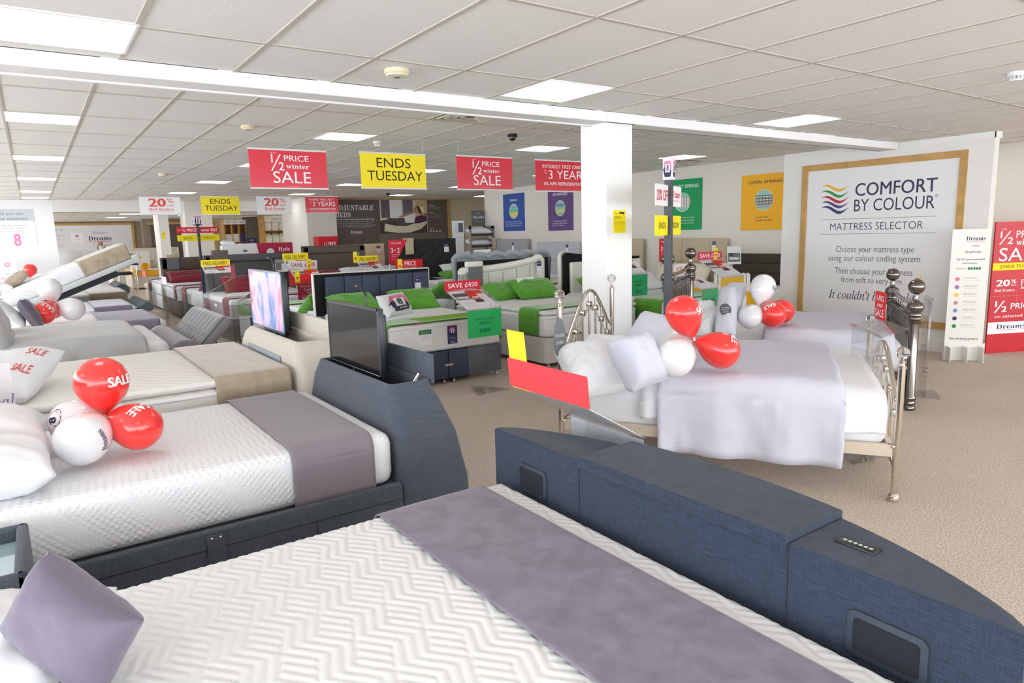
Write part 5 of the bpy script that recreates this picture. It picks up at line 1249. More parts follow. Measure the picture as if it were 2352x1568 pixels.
price_stand('clear price stand with white SAVE £100 header and burgundy MEDIUM card, behind the lit television',T(2.60,8.20+.4,0)@RZ(.0),S_('SAVE £100',None,(196,44,50)),(232,230,232),('Combination','mattress','MEDIUM'),(150,28,56),tc=(236,210,216),w=.42,zt=.96,depth=.34,rise=.17,hh=.12,hw=1.05,zc=.30,flag=(.34,1)) if False else None
A=AY(694,645,11.0); price_stand('clear price stand with white SAVE £100 header and burgundy MEDIUM card, behind the lit television',T(AY(682,650,11.0).x,11.0,0),S_('SAVE £100',None,(196,44,50)),(232,230,232),('Combination','mattress','MEDIUM'),(150,28,56),tc=(236,210,216),w=.46,zt=AY(694,648,11.0).z,depth=.34,rise=.19,hh=.15,hw=1.05,zc=.34,flag=(.30,1))
A=AY(645,652,10.95)
price_stand('clear price stand with a plain red header seen over the lit television',T(A.x-.02,9.9,0),[('#rect',.5,.5,.98,.9,(226,44,44))],(226,44,44),w=.44,zt=.92,depth=.12,rise=.07,hh=.12,hw=1.2,leaf=False,flag=(-.04,0))
A=AY(648,632,13.9)
price_stand('clear price stand with yellow FREE DELIVERY header, left of the wide brown headboard',T(AY(662,620,12.0).x,12.0,0),[('FREE DELIVERY',.5,.5,.84,.5,(90,84,20),'m')],cY,w=.46,zt=1.12,depth=.28,rise=.12,hh=.13,zc=.3,card=('','',''),cc=(206,60,66))
A=AY(832,590,10.6)
price_stand('clear price stand with yellow FREE DELIVERY header below the peach headboard',T(AY(838,610,10.2).x,10.2,0),[('FREE DELIVERY',.55,.5,.8,.5,(90,84,20),'m')],cY,w=.38,zt=1.06,depth=.34,rise=.16,hh=.10,zc=.3,card=('','',''),cc=(160,40,66),flag=(-.05,0))
A=AY(897,604,9.6)
price_stand('clear price stand with red half price header just behind the navy headboard',T(A.x,9.2,0),[('½ PRICE',.45,.62,.6,.44,cW,'m'),('winter SALE',.5,.2,.5,.2,cW)],(222,40,48),w=.42,zt=1.03,depth=.2,rise=.08,hh=.16,hw=1.1,leaf=False,flag=(.02,0))
A=AY(437,572,15.4)
price_stand('clear price stand with yellow FREE DELIVERY header, left of the tall charcoal headboard',T(AY(440,590,11.9).x-.0,11.9-.9,0),[('FREE DELIVERY',.5,.5,.84,.5,(90,84,20),'m')],cY,w=.42,zt=1.14,depth=.22,rise=.1,hh=.1)
price_stand('clear price stand with a small red and yellow header far down the left aisle',T(2.62,14.9,0),[('WINTER',.5,.5,.7,.5,cW,'m')],(216,50,56),w=.40,zt=1.10,depth=.2,rise=.1,hh=.1,flag=(-.03,0)) if False else None
# stands facing the aisle (turned toward +X)
def MX(x,y,a=0): return T(x,y,0)@RZ(PI/2+a)
price_stand('clear price stand with blank red card and yellow flag, nearest the viewer',T(1.93,1.86,0)@RZ(PI/2-.02),[('#rect',.5,.5,.999,.999,(226,66,72))],(226,66,72),w=.47,zt=.80,depth=.31,rise=.18,hh=.125,hw=1.12,leaf=True,card=('','',''),cc=(222,226,232),zc=.34,flag=(.36,0),lean=.1,fs=1.8)
def aisle(label,x,y,hc,**k):
    price_stand(label,MX(x,y),[('½ PRICE SALE',.5,.5,.8,.5,cW,'m')],hc,w=.42,zt=.86,**k)
aisle('clear brochure stand at the foot of the divan with the teal scroll',1.86,13.2,(220,110,130),leaf=True)
aisle('clear brochure stand at the foot of the ribbed divan, edge on to the viewer',1.80,10.6,(240,200,205))
aisle('clear brochure stand beyond the teal scroll foot, edge on to the viewer',1.95,15.8,(240,210,150))
price_stand('clear price stand with a sideways pink SALE card left of the charcoal divan',T(2.18,11.25,0)@RZ(PI/2+PI-.35),[('½ PRICE SALE',.5,.5,.8,.5,cW,'m')],(226,110,130),w=.44,zt=.84,depth=.4,rise=.22,hh=.2,flag=(.34,0))
price_stand('clear price stand with a yellow and red card left of the lit television',T(1.95,8.0,0)@RZ(-PI/2-.5),[('SALE',.5,.5,.8,.5,(226,70,60),'m')],(232,90,80),w=.42,zt=.98,depth=.2,rise=.12,hh=.2,flag=(.1,0))
# stands at the feet of the two metal beds
p=F(2010,700,0)
q=MN@Vector((WN*.62,-.30,0))
price_stand('clear price stand with red winter SALE card at the foot of the nickel bed',T(q.x,q.y,0)@RZ(TH+.0),[('½ PRICE',.5,.76,.7,.2,cW,'m'),('winter',.5,.52,.55,.16,cW),('SALE',.5,.24,.8,.28,cW,'m')],(212,40,50),w=.42,zt=.80,depth=.34,rise=.16,hh=.2,hw=.7) if False else None
A=F(1965,655,1.12)
st=price_stand('clear price stand with a red winter SALE card between the two metal beds',T(4.96,2.66,0)@RZ(math.atan2(-.71,-.70)),[('½ PRICE',.5,.76,.7,.2,cW,'m'),('winter',.5,.52,.55,.16,cW),('SALE',.5,.24,.8,.28,cW,'m')],(212,40,50),w=.62,zt=.88,depth=.16,rise=.06,hh=.2,hw=.34,hx=.0,leaf=False)
price_stand('clear price stand with red and yellow cards beyond the black nickel footboard',T(6.62,2.82,0)@RZ(.566),[('SALE',.5,.5,.8,.5,cW,'m')],(220,70,80),w=.44,zt=.92,depth=.12,rise=.06,hh=.14,hw=.5,hx=-.02,flag=(-.05,0),leaf=False)
mb=MB(); A=F(962,1040);B=F(990,1078);C_=F(962,1090)
mb.prism([(A.x-.2,A.y),(B.x,B.y),(C_.x-.1,C_.y),(A.x-.3,C_.y)],0,.005); q=mb.build('acrylic_foot',AC,None,0); tag(q,'clear acrylic foot plate on the carpet right of the slate television bed','stand foot')
# ================================================================== hanging banners
cDR=(222,36,58)
HALF=lambda c:[('UP TO',.30,.905,.07,.03,c,'n'),('½',.35,.66,.17,.42,c,'n'),('PRICE',.60,.78,.32,.15,c),('winter',.61,.575,.30,.12,c,'S'),('SALE',.53,.29,.49,.30,c),('terms and conditions apply',.52,.06,.2,.015,c)]
ENDS=lambda c:[('ENDS',.50,.72,.52,.27,c,'n'),('TUESDAY',.52,.36,.85,.27,c,'n')]
YRS=lambda c:[('INTEREST FREE CREDIT',.50,.80,.76,.11,c),('UP',.17,.66,.04,.05,c),('TO',.17,.58,.04,.05,c),('3 YEARS',.56,.54,.68,.27,c),('0% APR REPRESENTATIVE',.52,.25,.76,.10,c,'m'),('representative example on display in store',.5,.05,.7,.015,c)]
OFF20=lambda c:[('20',.43,.68,.42,.46,c,'b'),('%',.75,.79,.17,.26,c,'n'),('OFF',.75,.51,.17,.12,c,'n'),('Bed frames',.52,.31,.60,.16,c,'S'),('when bought with a mattress',.52,.16,.60,.05,c,'S')]
def banner(label,pL,pT,pR,pB,Y,rgb,items,zc,pTR=None,mt=None):
    A=AY(pL,pT,Y); B=AY(pR,pTR or pT,Y); C_=AY((pL+pR)/2,pB,Y); zt=(A.z+B.z)/2; w=B.x-A.x; h=zt-C_.z
    o=sign('hanging_banner',label,'banner',(A.x,Y,C_.z),(1,0,0),w,h,rgb,items,thick=.003,mt=mt)
    m=MB(); m.box(-.005,w+.005,-.006,.008,h-.012,h+.006,.002,1); m.box(-.005,w+.005,-.006,.008,-.006,.01,.002,1); m.build('edge_rail',mat('clear_rail',(225,225,225),.3),o,30)
    m=MB(); m.tube([(.03,0,h),(.03,0,zc-C_.z)],.0015,4); m.tube([(w-.03,0,h),(w-.03,0,zc-C_.z)],.0015,4); m.build('hanging_wire',mat('wire',(190,190,190),.4),o,0)
    return o
RB=mat('banner_red',cDR,.28,coat=.3); YB_=mat('banner_yellow',(252,228,14),.45); WB_=mat('banner_white',(250,250,250),.4)
K_=(58,54,10)
banner('large red hanging banner reading ½ PRICE winter SALE, left of the near row',569,341,748,433,7.2,cDR,HALF(cW),ZB,346,RB)
banner('yellow hanging banner reading ENDS TUESDAY, in the near row',826,350,976,433,7.2,cY,ENDS(K_),ZB,353,YB_)
banner('red ½ PRICE winter SALE hanging banner, right of the yellow near one',1048,357,1176,436,7.2,cDR,HALF(cW),ZB,362,RB)
banner('red hanging banner reading INTEREST FREE CREDIT 3 YEARS beside the pillar',1229,366,1360,440,7.2,cDR,YRS(cW),ZB,372,RB)
cT=(236,88,84)
banner('white hanging banner reading 20% OFF Bed frames, leftmost of the far row',318,452,413,493,16.4,cW,OFF20(cT),ZB,452,WB_)
banner('yellow hanging banner reading ENDS TUESDAY, in the far row',460,451,548,493,16.4,cY,ENDS(K_),ZB,450,YB_)
banner('white hanging banner reading 20% OFF Bed frames, above the duvet shelves',588,451,667,491,16.4,cW,OFF20(cT),ZB,451,WB_)
banner('red hanging banner reading INTEREST FREE CREDIT 3 YEARS, in the far row',700,451,776,489,16.4,cDR,YRS(cW),ZB,450,RB)
# ================================================================== posters on the right wall
def wallsign(name,label,pL,pR,yT,yB,X,rgb,items,cat='poster',thick=.004,mt=None):
    ym=(yT+yB)/2; A=AX(pL,yT,X); B=AX(pR,ym,X); C_=AX(pL,yB,X)
    return sign(name,label,cat,(X,A.y,C_.z),(0,-1,0),A.y-B.y,A.z-C_.z,rgb,items,thick=thick,mt=mt)
XW=10.742
def spr(cx,cy,w,h,kind):
    it=[('#disc',cx,cy,w,h,(236,226,170)),('#disc',cx,cy,w*.94,h*.94,(150,205,195))]
    if kind=='t': it+=[('#rect',cx,cy-.02*h,w*.9,h*.3,(110,200,170)),('#rect',cx,cy-.2*h,w*.82,h*.24,(232,206,80)),('#rect',cx,cy-.36*h,w*.5,h*.1,(190,200,205)),('#rect',cx,cy+.26*h,w*.72,h*.16,(150,170,205))]
    elif kind=='a':
        it+=[('#rect',cx,cy+.2*h,w*.8,h*.12,(120,130,190)),('#rect',cx,cy-.2*h,w*.8,h*.18,(232,206,80)),('#rect',cx,cy-.36*h,w*.55,h*.08,(80,190,170))]+[('#disc',cx+(i-1.5)*w*.2,cy+.08*h,w*.08,h*.07,(60,60,80)) for i in range(4)]
    elif kind=='p': it+=[('#rect',cx,cy,w*.9,h*.5,(150,150,145))]+[('#rect',cx+(i-2)*w*.17,cy-.02*h,w*.12,h*.5,(232,228,220)) for i in range(5)]
    else: it+=[('#rect',cx,cy,w*.9,h*.44,(120,120,118))]+[('#rect',cx+(i-2)*w*.17,cy+(j-1)*h*.14,w*.12,h*.05,(228,228,224)) for i in range(5) for j in range(3)]+[('#rect',cx,cy-.3*h,w*.72,h*.14,(170,175,185))]
    return it
wallsign('wall_poster','blue mattress poster with a round picture, leftmost on the right wall',1155,1205,447,531,XW,(52,84,160),[('TEMPUR',.5,.82,.36,.055,cW,'m')]+spr(.5,.53,.42,.40,'t')+[('#rect',.11,.19,.012,.18,(240,150,180)),('This unique material conforms',.5,.245,.72,.035,cW),('to your body shape, for outstanding',.5,.19,.74,.035,cW),('comfort and superior support.',.48,.135,.7,.035,cW)])
wallsign('wall_poster','purple poster reading ADVANCED with a round picture, on the right wall',1258,1316,440,530,XW-.01,(104,74,130),[('ADVANCED',.5,.91,.60,.07,cW,'m')]+spr(.5,.56,.40,.40,'a')+[('#rect',.2,.18,.012,.18,(240,150,180)),('Technological materials',.5,.24,.52,.035,cW),('combine to offer ultimate',.5,.185,.54,.035,cW),('comfort & support',.43,.13,.4,.035,cW)])
wallsign('wall_poster','green poster reading POCKET SPRING, behind the sale totem',1526,1612,416,529,XW-.005,(30,158,92),[('POCKET SPRING',.51,.86,.80,.065,cW,'m')]+spr(.5,.55,.42,.38,'p')+[('#rect',.12,.2,.012,.16,(240,150,180)),('Springs encased in their',.5,.245,.64,.035,cW),('own fabric distribute weight',.48,.19,.68,.035,cW),('and relieve pressure points.',.48,.135,.66,.035,cW)])
wallsign('wall_poster','orange poster reading OPEN SPRING, beside the partition wall',1704,1805,404,529,XW-.01,(246,182,40),[('OPEN SPRING',.54,.86,.76,.055,(74,64,70),'m')]+spr(.52,.54,.42,.38,'o')+[('#rect',.33,.2,.012,.12,(220,130,160)),('Great value,',.50,.235,.28,.035,(90,80,70)),('traditional feel.',.54,.18,.36,.035,(90,80,70))])
sign('wall_switch','small white box on the right wall beside the sale totem','wall box',(10.735,AX(1498,440,XW).y,AX(1498,442,XW).z),(0,-1,0),.09,.09,(236,232,222),[],thick=.03)
# ================================================================== framed poster on the partition
XP=PX-.022
A=AX(1845,380,XP); B=AX(2226,348,XP); C_=AX(1836,727,XP)
yl,yr=A.y,B.y; zt=2.455; zb=.295; PW,PH=yl-yr,zt-zb
po=sign('framed_poster','large oak framed mattress selector poster on the partition wall','poster',(XP,yl,zb),(0,-1,0),PW,PH,(240,240,240),[],thick=.02)
fm=MB(); t=.085
for a in ((0,t,0,PH),(PW-t,PW,0,PH),(t,PW-t,0,t),(t,PW-t,PH-t,PH)): fm.box(a[0],a[1],-.022,.0,a[2],a[3],.003,1)
fm.build('oak_frame',OAK,po,0)
def fit(s,x0,x1,y0,y1,c,st='n',X=XP):
    a=AX(x0,(y0+y1)/2,X); b=AX(x1,(y0+y1)/2,X); m=(x0+x1)/2; tp=AX(m,y0,X); bt=AX(m,y1,X)
    return (s,((yl-a.y)+(yl-b.y))/2/PW,((tp.z+bt.z)/2-zb)/PH,(a.y-b.y)/PW,(tp.z-bt.z)/PH,c,st)
cI=(66,62,92)
wave=lambda:[(i/24,.5+.42*math.sin(2*PI*i/24)*-1*(-1)) for i in range(25)]
def wv(y0,y1,c):
    up=[(i/20,.62+.30*math.sin(2*PI*i/20+.3)*1) for i in range(21)]
    lo=[(i/20,.62+.30*math.sin(2*PI*i/20+.3)-.36*math.sin(PI*i/20)) for i in range(20,-1,-1)]
    return fit('#poly',1886,1950,y0,y1,c,up+lo)
its=[wv(421,441,(240,182,50)),wv(434,455,(60,150,80)),wv(447,468,(190,56,70)),wv(459,479,(96,70,130)),wv(470,492,(60,70,120)),
 fit('COMFORT',1965,2153,414,445,cI,'m'),fit('BY COLOUR',1962,2147,453,482,cI,'n'),fit('®',2148,2155,446,453,cI),fit('#rect',1886,2151,500,500.9,(120,120,130)),fit('MATTRESS SELECTOR',1907,2120,510,527,cI,'l'),fit('#rect',1884,2148,535.6,536.5,(120,120,130)),
 fit('Choose your mattress type',1920,2099,565,584,cI,'l'),fit('using our colour coding system.',1903,2117,586,605,cI,'l'),fit('Then choose your firmness',1917,2096,616,635,cI,'l'),fit('from soft to very firm.',1932,2075,637,655,cI,'l'),fit("It couldn't be simpler.",1903,2112,669,697,cI,'i')]
prints(its,PW,PH,po)
# ================================================================== right edge: standee, red board, counter
p0=F(2166,826); p1=F(2252,828); U=(p1-p0); w=U.length; 
st=sign('standee','tall white standee board with a column of service icons, before the partition','standee',(p0.x,p0.y,.0),U,w,1.53,(242,240,234),[('Dreams',.62,.93,.50,.030,cI,'s'),('#rect',.62,.905,.46,.003,cPink),('Carlisle',.62,.875,.2,.014,(110,110,110),'S'),('Proud to be...',.60,.83,.46,.02,(100,96,100),'S'),("The UK's most recommended",.52,.775,.74,.017,(110,106,108),'S'),('bed company',.52,.745,.4,.017,(110,106,108),'S'),('TRUSTPILOT',.30,.705,.26,.012,(130,130,130))]+[('#rect',.50+.07*i,.705,.055,.018,(30,130,70)) for i in range(5)]+
 sum([[('#disc',.22,y,.12,.03,c),(t_,.58,y+.008,.34,.011,(140,134,136),'l'),('with every bed from this store',.6,y-.010,.4,.006,(170,166,166))] for y,c,t_ in ((.625,(230,120,160),'EXPERT ADVICE'),(.565,(160,120,170),'UK MADE'),(.505,(245,205,60),'FREE DELIVERY'),(.445,(200,150,150),'PRICE PROMISE'),(.385,(120,150,200),'COMFORT GUARANTEE'),(.325,(60,60,90),'ASSEMBLY'),(.265,(40,150,80),'RECYCLING'))],[])+[("That's what Dreams are made of",.5,.17,.76,.016,cI,'S'),('#rect',.55,.155,.26,.003,cPink)],thick=.006,mt=mat('card_white',(242,240,234),.6))
mb=MB()
for xx in (.02,w*.5,w-.03): mb.box(xx,xx+.006,-.16,.14,0,.17)
mb.build('foot_fin',mat('card_white',(242,240,234),.6),st,0)
p0=F(2263,812); U=F(2352,806)-p0
sign('sale_board','tall red winter SALE board at the right edge of the photo, behind the partition end','sale board',(p0.x,p0.y,.0),U,.76,1.60,(206,30,48),[('UP TO',.16,.945,.07,.012,cW),('½',.21,.88,.26,.10,cW),('PRICE',.62,.905,.46,.055,cW),('winter',.62,.845,.44,.045,cW,'S'),('SALE',.52,.755,.84,.10,cW),('#rect',.5,.665,1,.055,(250,222,20)),('ENDS TUESDAY',.52,.665,.74,.024,(60,56,10)),
 ('#rect',.5,.485,.004,.19,(236,120,130)),('20',.22,.54,.26,.05,cW,'b'),('%',.42,.55,.1,.03,cW,'m'),('OFF',.42,.52,.1,.014,cW,'m'),('Bed frames',.26,.485,.38,.022,cW,'S'),('Final',.68,.54,.26,.045,cW,'S'),('Reductions',.74,.50,.36,.022,cW,'S'),('#rect',.5,.44,.98,.002,(236,120,130)),
 ('½',.21,.36,.24,.09,cW,'m'),('PRICE',.62,.36,.44,.045,cW,'m'),('on selected beds',.5,.285,.78,.024,cW),('#rect',.5,.195,1,.09,cW),('Dreams',.44,.205,.56,.035,cI,'s'),('#rect',.46,.178,.5,.004,cPink)],thick=.02,mt=mat('board_red',(200,26,44),.4))
# counter with screens behind
ct=empty('service_counter',(11.7,4.9,0),'dark service counter seen at the right edge above the red board','counter')
mb=MB(); mb.box(10.98,12.9,4.6,5.2,0,1.05,.01,1); loc(0,mb,'body',mat('counter_navy',(50,46,66),.5),ct,30); mb=MB(); mb.box(10.97,12.95,4.55,5.25,1.05,1.09,.005,1); loc(0,mb,'counter_top',OAK,ct,30)
for k,(X_,lb) in enumerate(((11.35,'dark computer monitor on the counter, left one'),(12.0,'dark computer monitor on the counter, right one'))):
    mo=empty('monitor',(X_,4.85,1.09),lb,'monitor'); mb=MB(); mb.box(-.27,.27,-.02,.02,.10,.44,.01,2); mb.build('screen_housing',BLACKP,mo,30); mb=MB(); mb.box(-.03,.03,.0,.03,.0,.12); mb.box(-.12,.12,-.08,.08,0,.012,.004,1); mb.build('stand',BLACKP,mo,30)
A=AY(2323,505,3.75)
bp=empty('brass_bed_post',(A.x,3.75,0),'brass bed post with egg shaped finial rising behind the red board','bed post'); mb=MB(); mb.cyl(.022,0,A.z-.12,14); mb.lathe([(.03,A.z-.12),(.034,A.z-.10),(.018,A.z-.085),(.014,A.z-.06)],14); mb.build('post',mat('brass',(190,150,80),.2,metal=1),bp,40); mb=MB(); mb.ball(.042,(0,0,A.z-.01),14,1.35); mb.build('finial',mat('brass',(190,150,80),.2,metal=1),bp,180)
# ================================================================== pillar notice and totems
def notice(label,pL,pR,yT,yB,Y):
    A=AY(pL,yT,Y);B=AY(pR,yB,Y); w,h=B.x-A.x,A.z-B.z; K2=(60,54,10)
    sign('cctv_notice',label,'notice',(A.x,Y,B.z),(1,0,0),w,h,(250,226,20),[('#poly',.68,.88,.46,.1,K2,[(0,.25),(.08,1),(1,.95),(.95,0)]),('#poly',.85,.74,.1,.2,K2,[(0,1),(.2,1),(1,.2),(1,0),(.8,.1)]),('24hr',.22,.855,.28,.05,K2),('CCTV',.35,.67,.58,.12,K2,'n'),('Images are being',.5,.51,.6,.03,K2),('recorded and monitored',.5,.45,.84,.03,K2),('for your safety and',.5,.39,.7,.03,K2),('to help prevent crime.',.5,.33,.76,.03,K2),('This scheme is controlled by',.5,.21,.8,.02,K2),('the store for safety',.5,.17,.6,.02,K2),('Contact us',.5,.1,.5,.02,K2)],thick=.002)
notice('yellow CCTV notice on the near white pillar',1409,1437,483,534,YB+.027)
notice('small yellow CCTV notice on the slim far pillar',371,381,533,548,YW+.598)
def totem(label,x,y,U,ztop,plates,zt2,w,col=(62,66,70),s=.06,cube=.11):
    o=empty('sale_totem',(x,y,0),label,'sign post'); U=Vector(U).normalized(); a=math.atan2(U.y,U.x); o.rotation_euler=(0,0,a)
    mb=MB(); mb.box(-s/2,s/2,-s/2,s/2,0,ztop,.003,1); mb.box(-.2,.2,-.2,.2,0,.012,.004,1); mb.build('post',mat('post_grey',col,.45),o,30)
    mb=MB(); mb.box(-cube/2,cube/2,-cube/2,cube/2,ztop,zt2,.006,1); c=mb.build('topper',mat('topper_white',(240,240,244),.5),o,30)
    asp=(zt2-ztop)/cube
    for k in range(4):
        Mk=RZ(PI/2*k)@T(-cube/2,-cube/2,ztop); prints(logo8(.5,.5,.8,1/asp*1.9,False),cube,zt2-ztop,c,Mk)
    for (z0,z1,rgb,tl,tr) in plates:
        mb=MB(); mb.prism([(xx,zz) for xx,zz,_ in rrect(-w/2,w/2,z0,z1,.01,0)],-.003,.003,RX(PI/2)); p=mb.build('sign_plate',pmat(rgb),o,0)
        prints(tl,w/2,z1-z0,p,T(-w/2,-.003,z0)); prints(tr,w/2,z1-z0,p,T(0,-.003,z0))
    return o
P_=atd_=ray(1535,560)*5.8
zA=lambda py:ray(1537,py).z*5.8+HC
totem('dark square sale totem post standing between the two metal beds',P_.x,P_.y,(.90,.43,0),zA(415),[(zA(474),zA(427),(244,244,246),[('20% OFF',.5,.5,.86,.5,(220,50,60),'m')],[('Bed frames',.5,.6,.84,.36,(226,80,90),'S'),('when bought with a mattress',.5,.28,.84,.1,(226,120,120),'S')]),(zA(540),zA(495),(250,232,20),[('ENDS',.5,.5,.5,.3,(70,66,20))],[('TUESDAY',.5,.5,.72,.3,(70,66,20))])],zA(365),.74,cube=.085)
Yt=17.4; a=AY(458,560,Yt); zB=lambda py:AY(458,py,Yt).z
totem('slim sale totem far down the left aisle with red and yellow cross plates',a.x,Yt,(1,0,0),zB(515),[(zB(535),zB(521),(214,36,48),[('UP TO',.12,.5,.14,.16,cW),('½ PRICE',.6,.5,.66,.5,cW,'m')],[('winter SALE',.52,.5,.78,.5,cW,'m')]),(zB(553),zB(539),(240,224,30),[('ENDS',.5,.5,.4,.4,(70,66,20))],[('TUESDAY',.5,.5,.6,.4,(70,66,20))])],zB(499),.92,s=.055,cube=.17)
# ================================================================== adjustable beds board on the back wall
YP=20.55; A=AY(762,460,YP); B=AY(1026,460,YP); zb2=.35; zt2=2.775; W2=B.x-A.x; H2=zt2-zb2
def fy(s,x0,x1,y0,y1,c,st='n'):
    a=AY(x0,(y0+y1)/2,YP);b=AY(x1,(y0+y1)/2,YP); m=(x0+x1)/2; tp=AY(m,y0,YP);bt=AY(m,y1,YP)
    return (s,((a.x+b.x)/2-A.x)/W2,((tp.z+bt.z)/2-zb2)/H2,(b.x-a.x)/W2,(tp.z-bt.z)/H2,c,st)
cB=(104,94,88); cL=(216,210,200)
its=[fy('#rect',872,1024,535,600,(122,112,104)),
 fy('#rect',873,981,459,535,(226,214,190)),fy('#rect',895,922,459,505,(246,246,246)),fy('#rect',875,895,459,500,(104,100,112)),fy('#rect',925,948,459,495,(116,112,124)),fy('#rect',955,981,459,500,(214,188,146)),fy('#rect',965,973,475,487,(250,240,206)),
 fy('#poly',873,981,497,535,(84,70,66),[(0,0),(0,.75),(.3,.9),(1,.9),(1,0)]),
 fy('#poly',882,981,495,534,(232,222,196),[(0,.1),(.02,.55),(.25,.42),(.5,.38),(.72,.55),(.97,1),(1,.55),(.85,.2),(.6,0),(.3,0)]),
 fy('#poly',875,935,500,518,(92,88,92),[(0,.35),(.3,1),(.95,.75),(1,0),(.75,.05),(.5,.55),(.25,.3)]),
 fy('#poly',945,980,490,515,(82,52,80),[(0,.1),(.3,.7),(1,1),(1,.3),(.5,.1)]),
 fy('#poly',928,955,487,514,(246,244,244),[(.1,.1),(0,.6),(.5,1),(1,.75),(.85,.1)]),
 fy('#poly',915,948,487,500,(200,140,110),[(0,.2),(.7,.9),(1,1),(.9,.6),(.1,0)]),fy('#poly',952,978,481,497,(200,140,110),[(0,1),(.5,.75),(1,.1),(.85,0),(.4,.4),(0,.5)]),
 fy('#disc',950,961,474,490,(204,146,116)),fy('#poly',952,968,473,492,(60,42,38),[(.1,.9),(.6,1),(1,.3),(.8,0),(.5,.5),(.45,.8)]),
 fy('ADJUSTABLE',768,858,471,484,cW,'s'),fy('BEDS',771,805,487,499,cW,'s'),fy("Now you can tailor every aspect of your night's sleep.",770,860,501,506,cW,'m'),
 fy('The ultimate in comfort, our range of adjustable beds can be set to suit your preferred',770,860,507.5,510.5,cL),fy('sleeping position and individual needs, reducing pressure where required, and',770,852,511.5,514.5,cL),fy('providing maximum support - all at the touch of a button. Choose from multiple options,',771,863,515.5,518.5,cL),fy('including a massage unit with several wave programmes for optimum wellbeing.',771,855,519.3,522,cL),
 fy('Dreams',806,832,529,536,cW,'s'),fy('#rect',808,831,537.5,538.5,cPink),
 fy('Finishes',985,998,470,474,cL,'s'),fy('Our adjustable beds come in a choice of',985,1016,476,477.6,cL),fy('fabrics and leathers',985,1008,479,480.6,cL),fy('Options',985,998,486,490,cL,'s'),fy('Create your own bed by adding a',985,1016,492,493.5,cL),fy('headboard, massage or legs to suit',985,1018,495,496.5,cL),fy('the way you sleep each night',985,1012,498,499.5,cL),fy('Sizes',987,995,522,526,cL,'s')]+[fy('#poly',987+i*7,992+i*7,528,532,cL,[(0,0),(0,.5),(.5,1),(1,.5),(1,0)]) for i in range(4)]
bo=sign('wall_display','oak framed brown ADJUSTABLE BEDS display board with a person reclining, on the back wall','display board',(A.x,YP,zb2),(1,0,0),W2,H2,cB,[],thick=.02)
prints(its,W2,H2,bo,I4,.004); fm=MB()
for a in ((-.09,0,0,H2+.09),(W2,W2+.09,0,H2+.09),(0,W2,H2,H2+.09)): fm.box(a[0],a[1],-.03,.02,a[2],a[3])
fm.build('oak_frame',OAK,bo,0)
# ================================================================== bright left wall
Yp=YW-.01; A=AY(76,480,Yp); C_=AY(87,567,Yp); x1=(A.x+C_.x)/2; x0=x1-1.25; h=A.z-C_.z
sign('wall_poster','white and grey poster asking when you last replaced your mattress, on the bright left wall','poster',(x0,Yp,C_.z),(1,0,0),1.25,h,(250,250,250),[('#rect',.5,.845,1,.31,(206,214,218)),('When did you last',.46,.87,.72,.09,(110,110,120),'n'),('replace your mattress?',.46,.75,.86,.09,(110,110,120),'m'),('Old mattresses can be unhygienic,',.45,.57,.86,.05,(150,150,160)),('uncomfortable, offer less support',.44,.50,.8,.05,(190,170,185)),('and reduce sleep quality.',.5,.43,.6,.05,(190,170,185)),('8',.66,.20,.13,.32,(238,140,190),'b'),('8',.665,.20,.10,.28,(80,76,120),'n')])
sign('recycle_banner','white recycling banner below the mattress poster at the left edge','banner',(-.98,21.6,.0),(1,0,0),.62,1.35,(244,244,246),[('#disc',.72,.86,.2,.09,(240,150,190)),('#disc',.72,.86,.1,.045,(244,244,246)),('#rect',.5,.76,.9,.004,(240,170,200)),('we can',.78,.68,.3,.05,(170,170,190),'i'),('RECYCLE',.7,.60,.5,.045,(240,150,180),'m'),('your old bed',.7,.52,.5,.04,(170,170,190),'i'),('for you after',.74,.44,.44,.04,(170,170,190),'i')])
sign('standee','pale cardboard standee with pink lettering between the slate and the oat bed','standee',(-.56,4.42,.0),(1,0,0),.40,1.02,(232,228,232),[('real',.85,.8,.3,.08,(120,110,160),'i'),('0%',.88,.45,.26,.08,(236,130,170),'n')],mt=mat('standee_card',(232,228,232),.6))
# ================================================================== welcome area, far left
A=AY(100,512,YZ-.05); B=AY(290,508,YZ-.05); zt3=2.35; W3=B.x-A.x+.15; x0=A.x; z03=.5; H3=zt3-z03
def fz(s,xa,xb,y0,y1,c,st='n'):
    a=AY(xa,(y0+y1)/2,YZ-.05);b=AY(xb,(y0+y1)/2,YZ-.05);tp=AY((xa+xb)/2,y0,YZ-.05);bt=AY((xa+xb)/2,y1,YZ-.05)
    return (s,((a.x+b.x)/2-x0)/W3,((tp.z+bt.z)/2-z03)/H3,(b.x-a.x)/W3,(tp.z-bt.z)/H3,c,st)
wb=sign('welcome_board','large white welcome board in an oak frame, far left','display board',(x0,YZ-.05,z03),(1,0,0),W3,H3,(238,238,240),[],thick=.02)
prints([fz('Welcome to',211,246,531,537,(150,150,156),'i'),fz('Dreams',203,256,542,552,cI,'s'),fz('#rect',205,256,554,555.4,(240,140,180)),fz('CARLISLE',215,256,560,565,(130,130,136),'l'),fz('made of...',110,151,524,532,(130,130,140),'i'),fz('#rect',164,191,536,558,(250,250,252)),fz('#disc',173,181,539,545,(220,120,140)),fz('team supplier',170,186,548,550,(140,140,170))]+[fz('stories of comfort and care',122,148,y,y+1.6,(170,168,176)) for y in (536,540,543,549,552,560,563,566)],W3,H3,wb,I4,.004)
fm=MB(); fm.box(0,W3,-.03,.02,H3,H3+.09); fm.box(W3,W3+.09,-.03,.02,0,H3+.09); fm.build('oak_frame',OAK,wb,0)
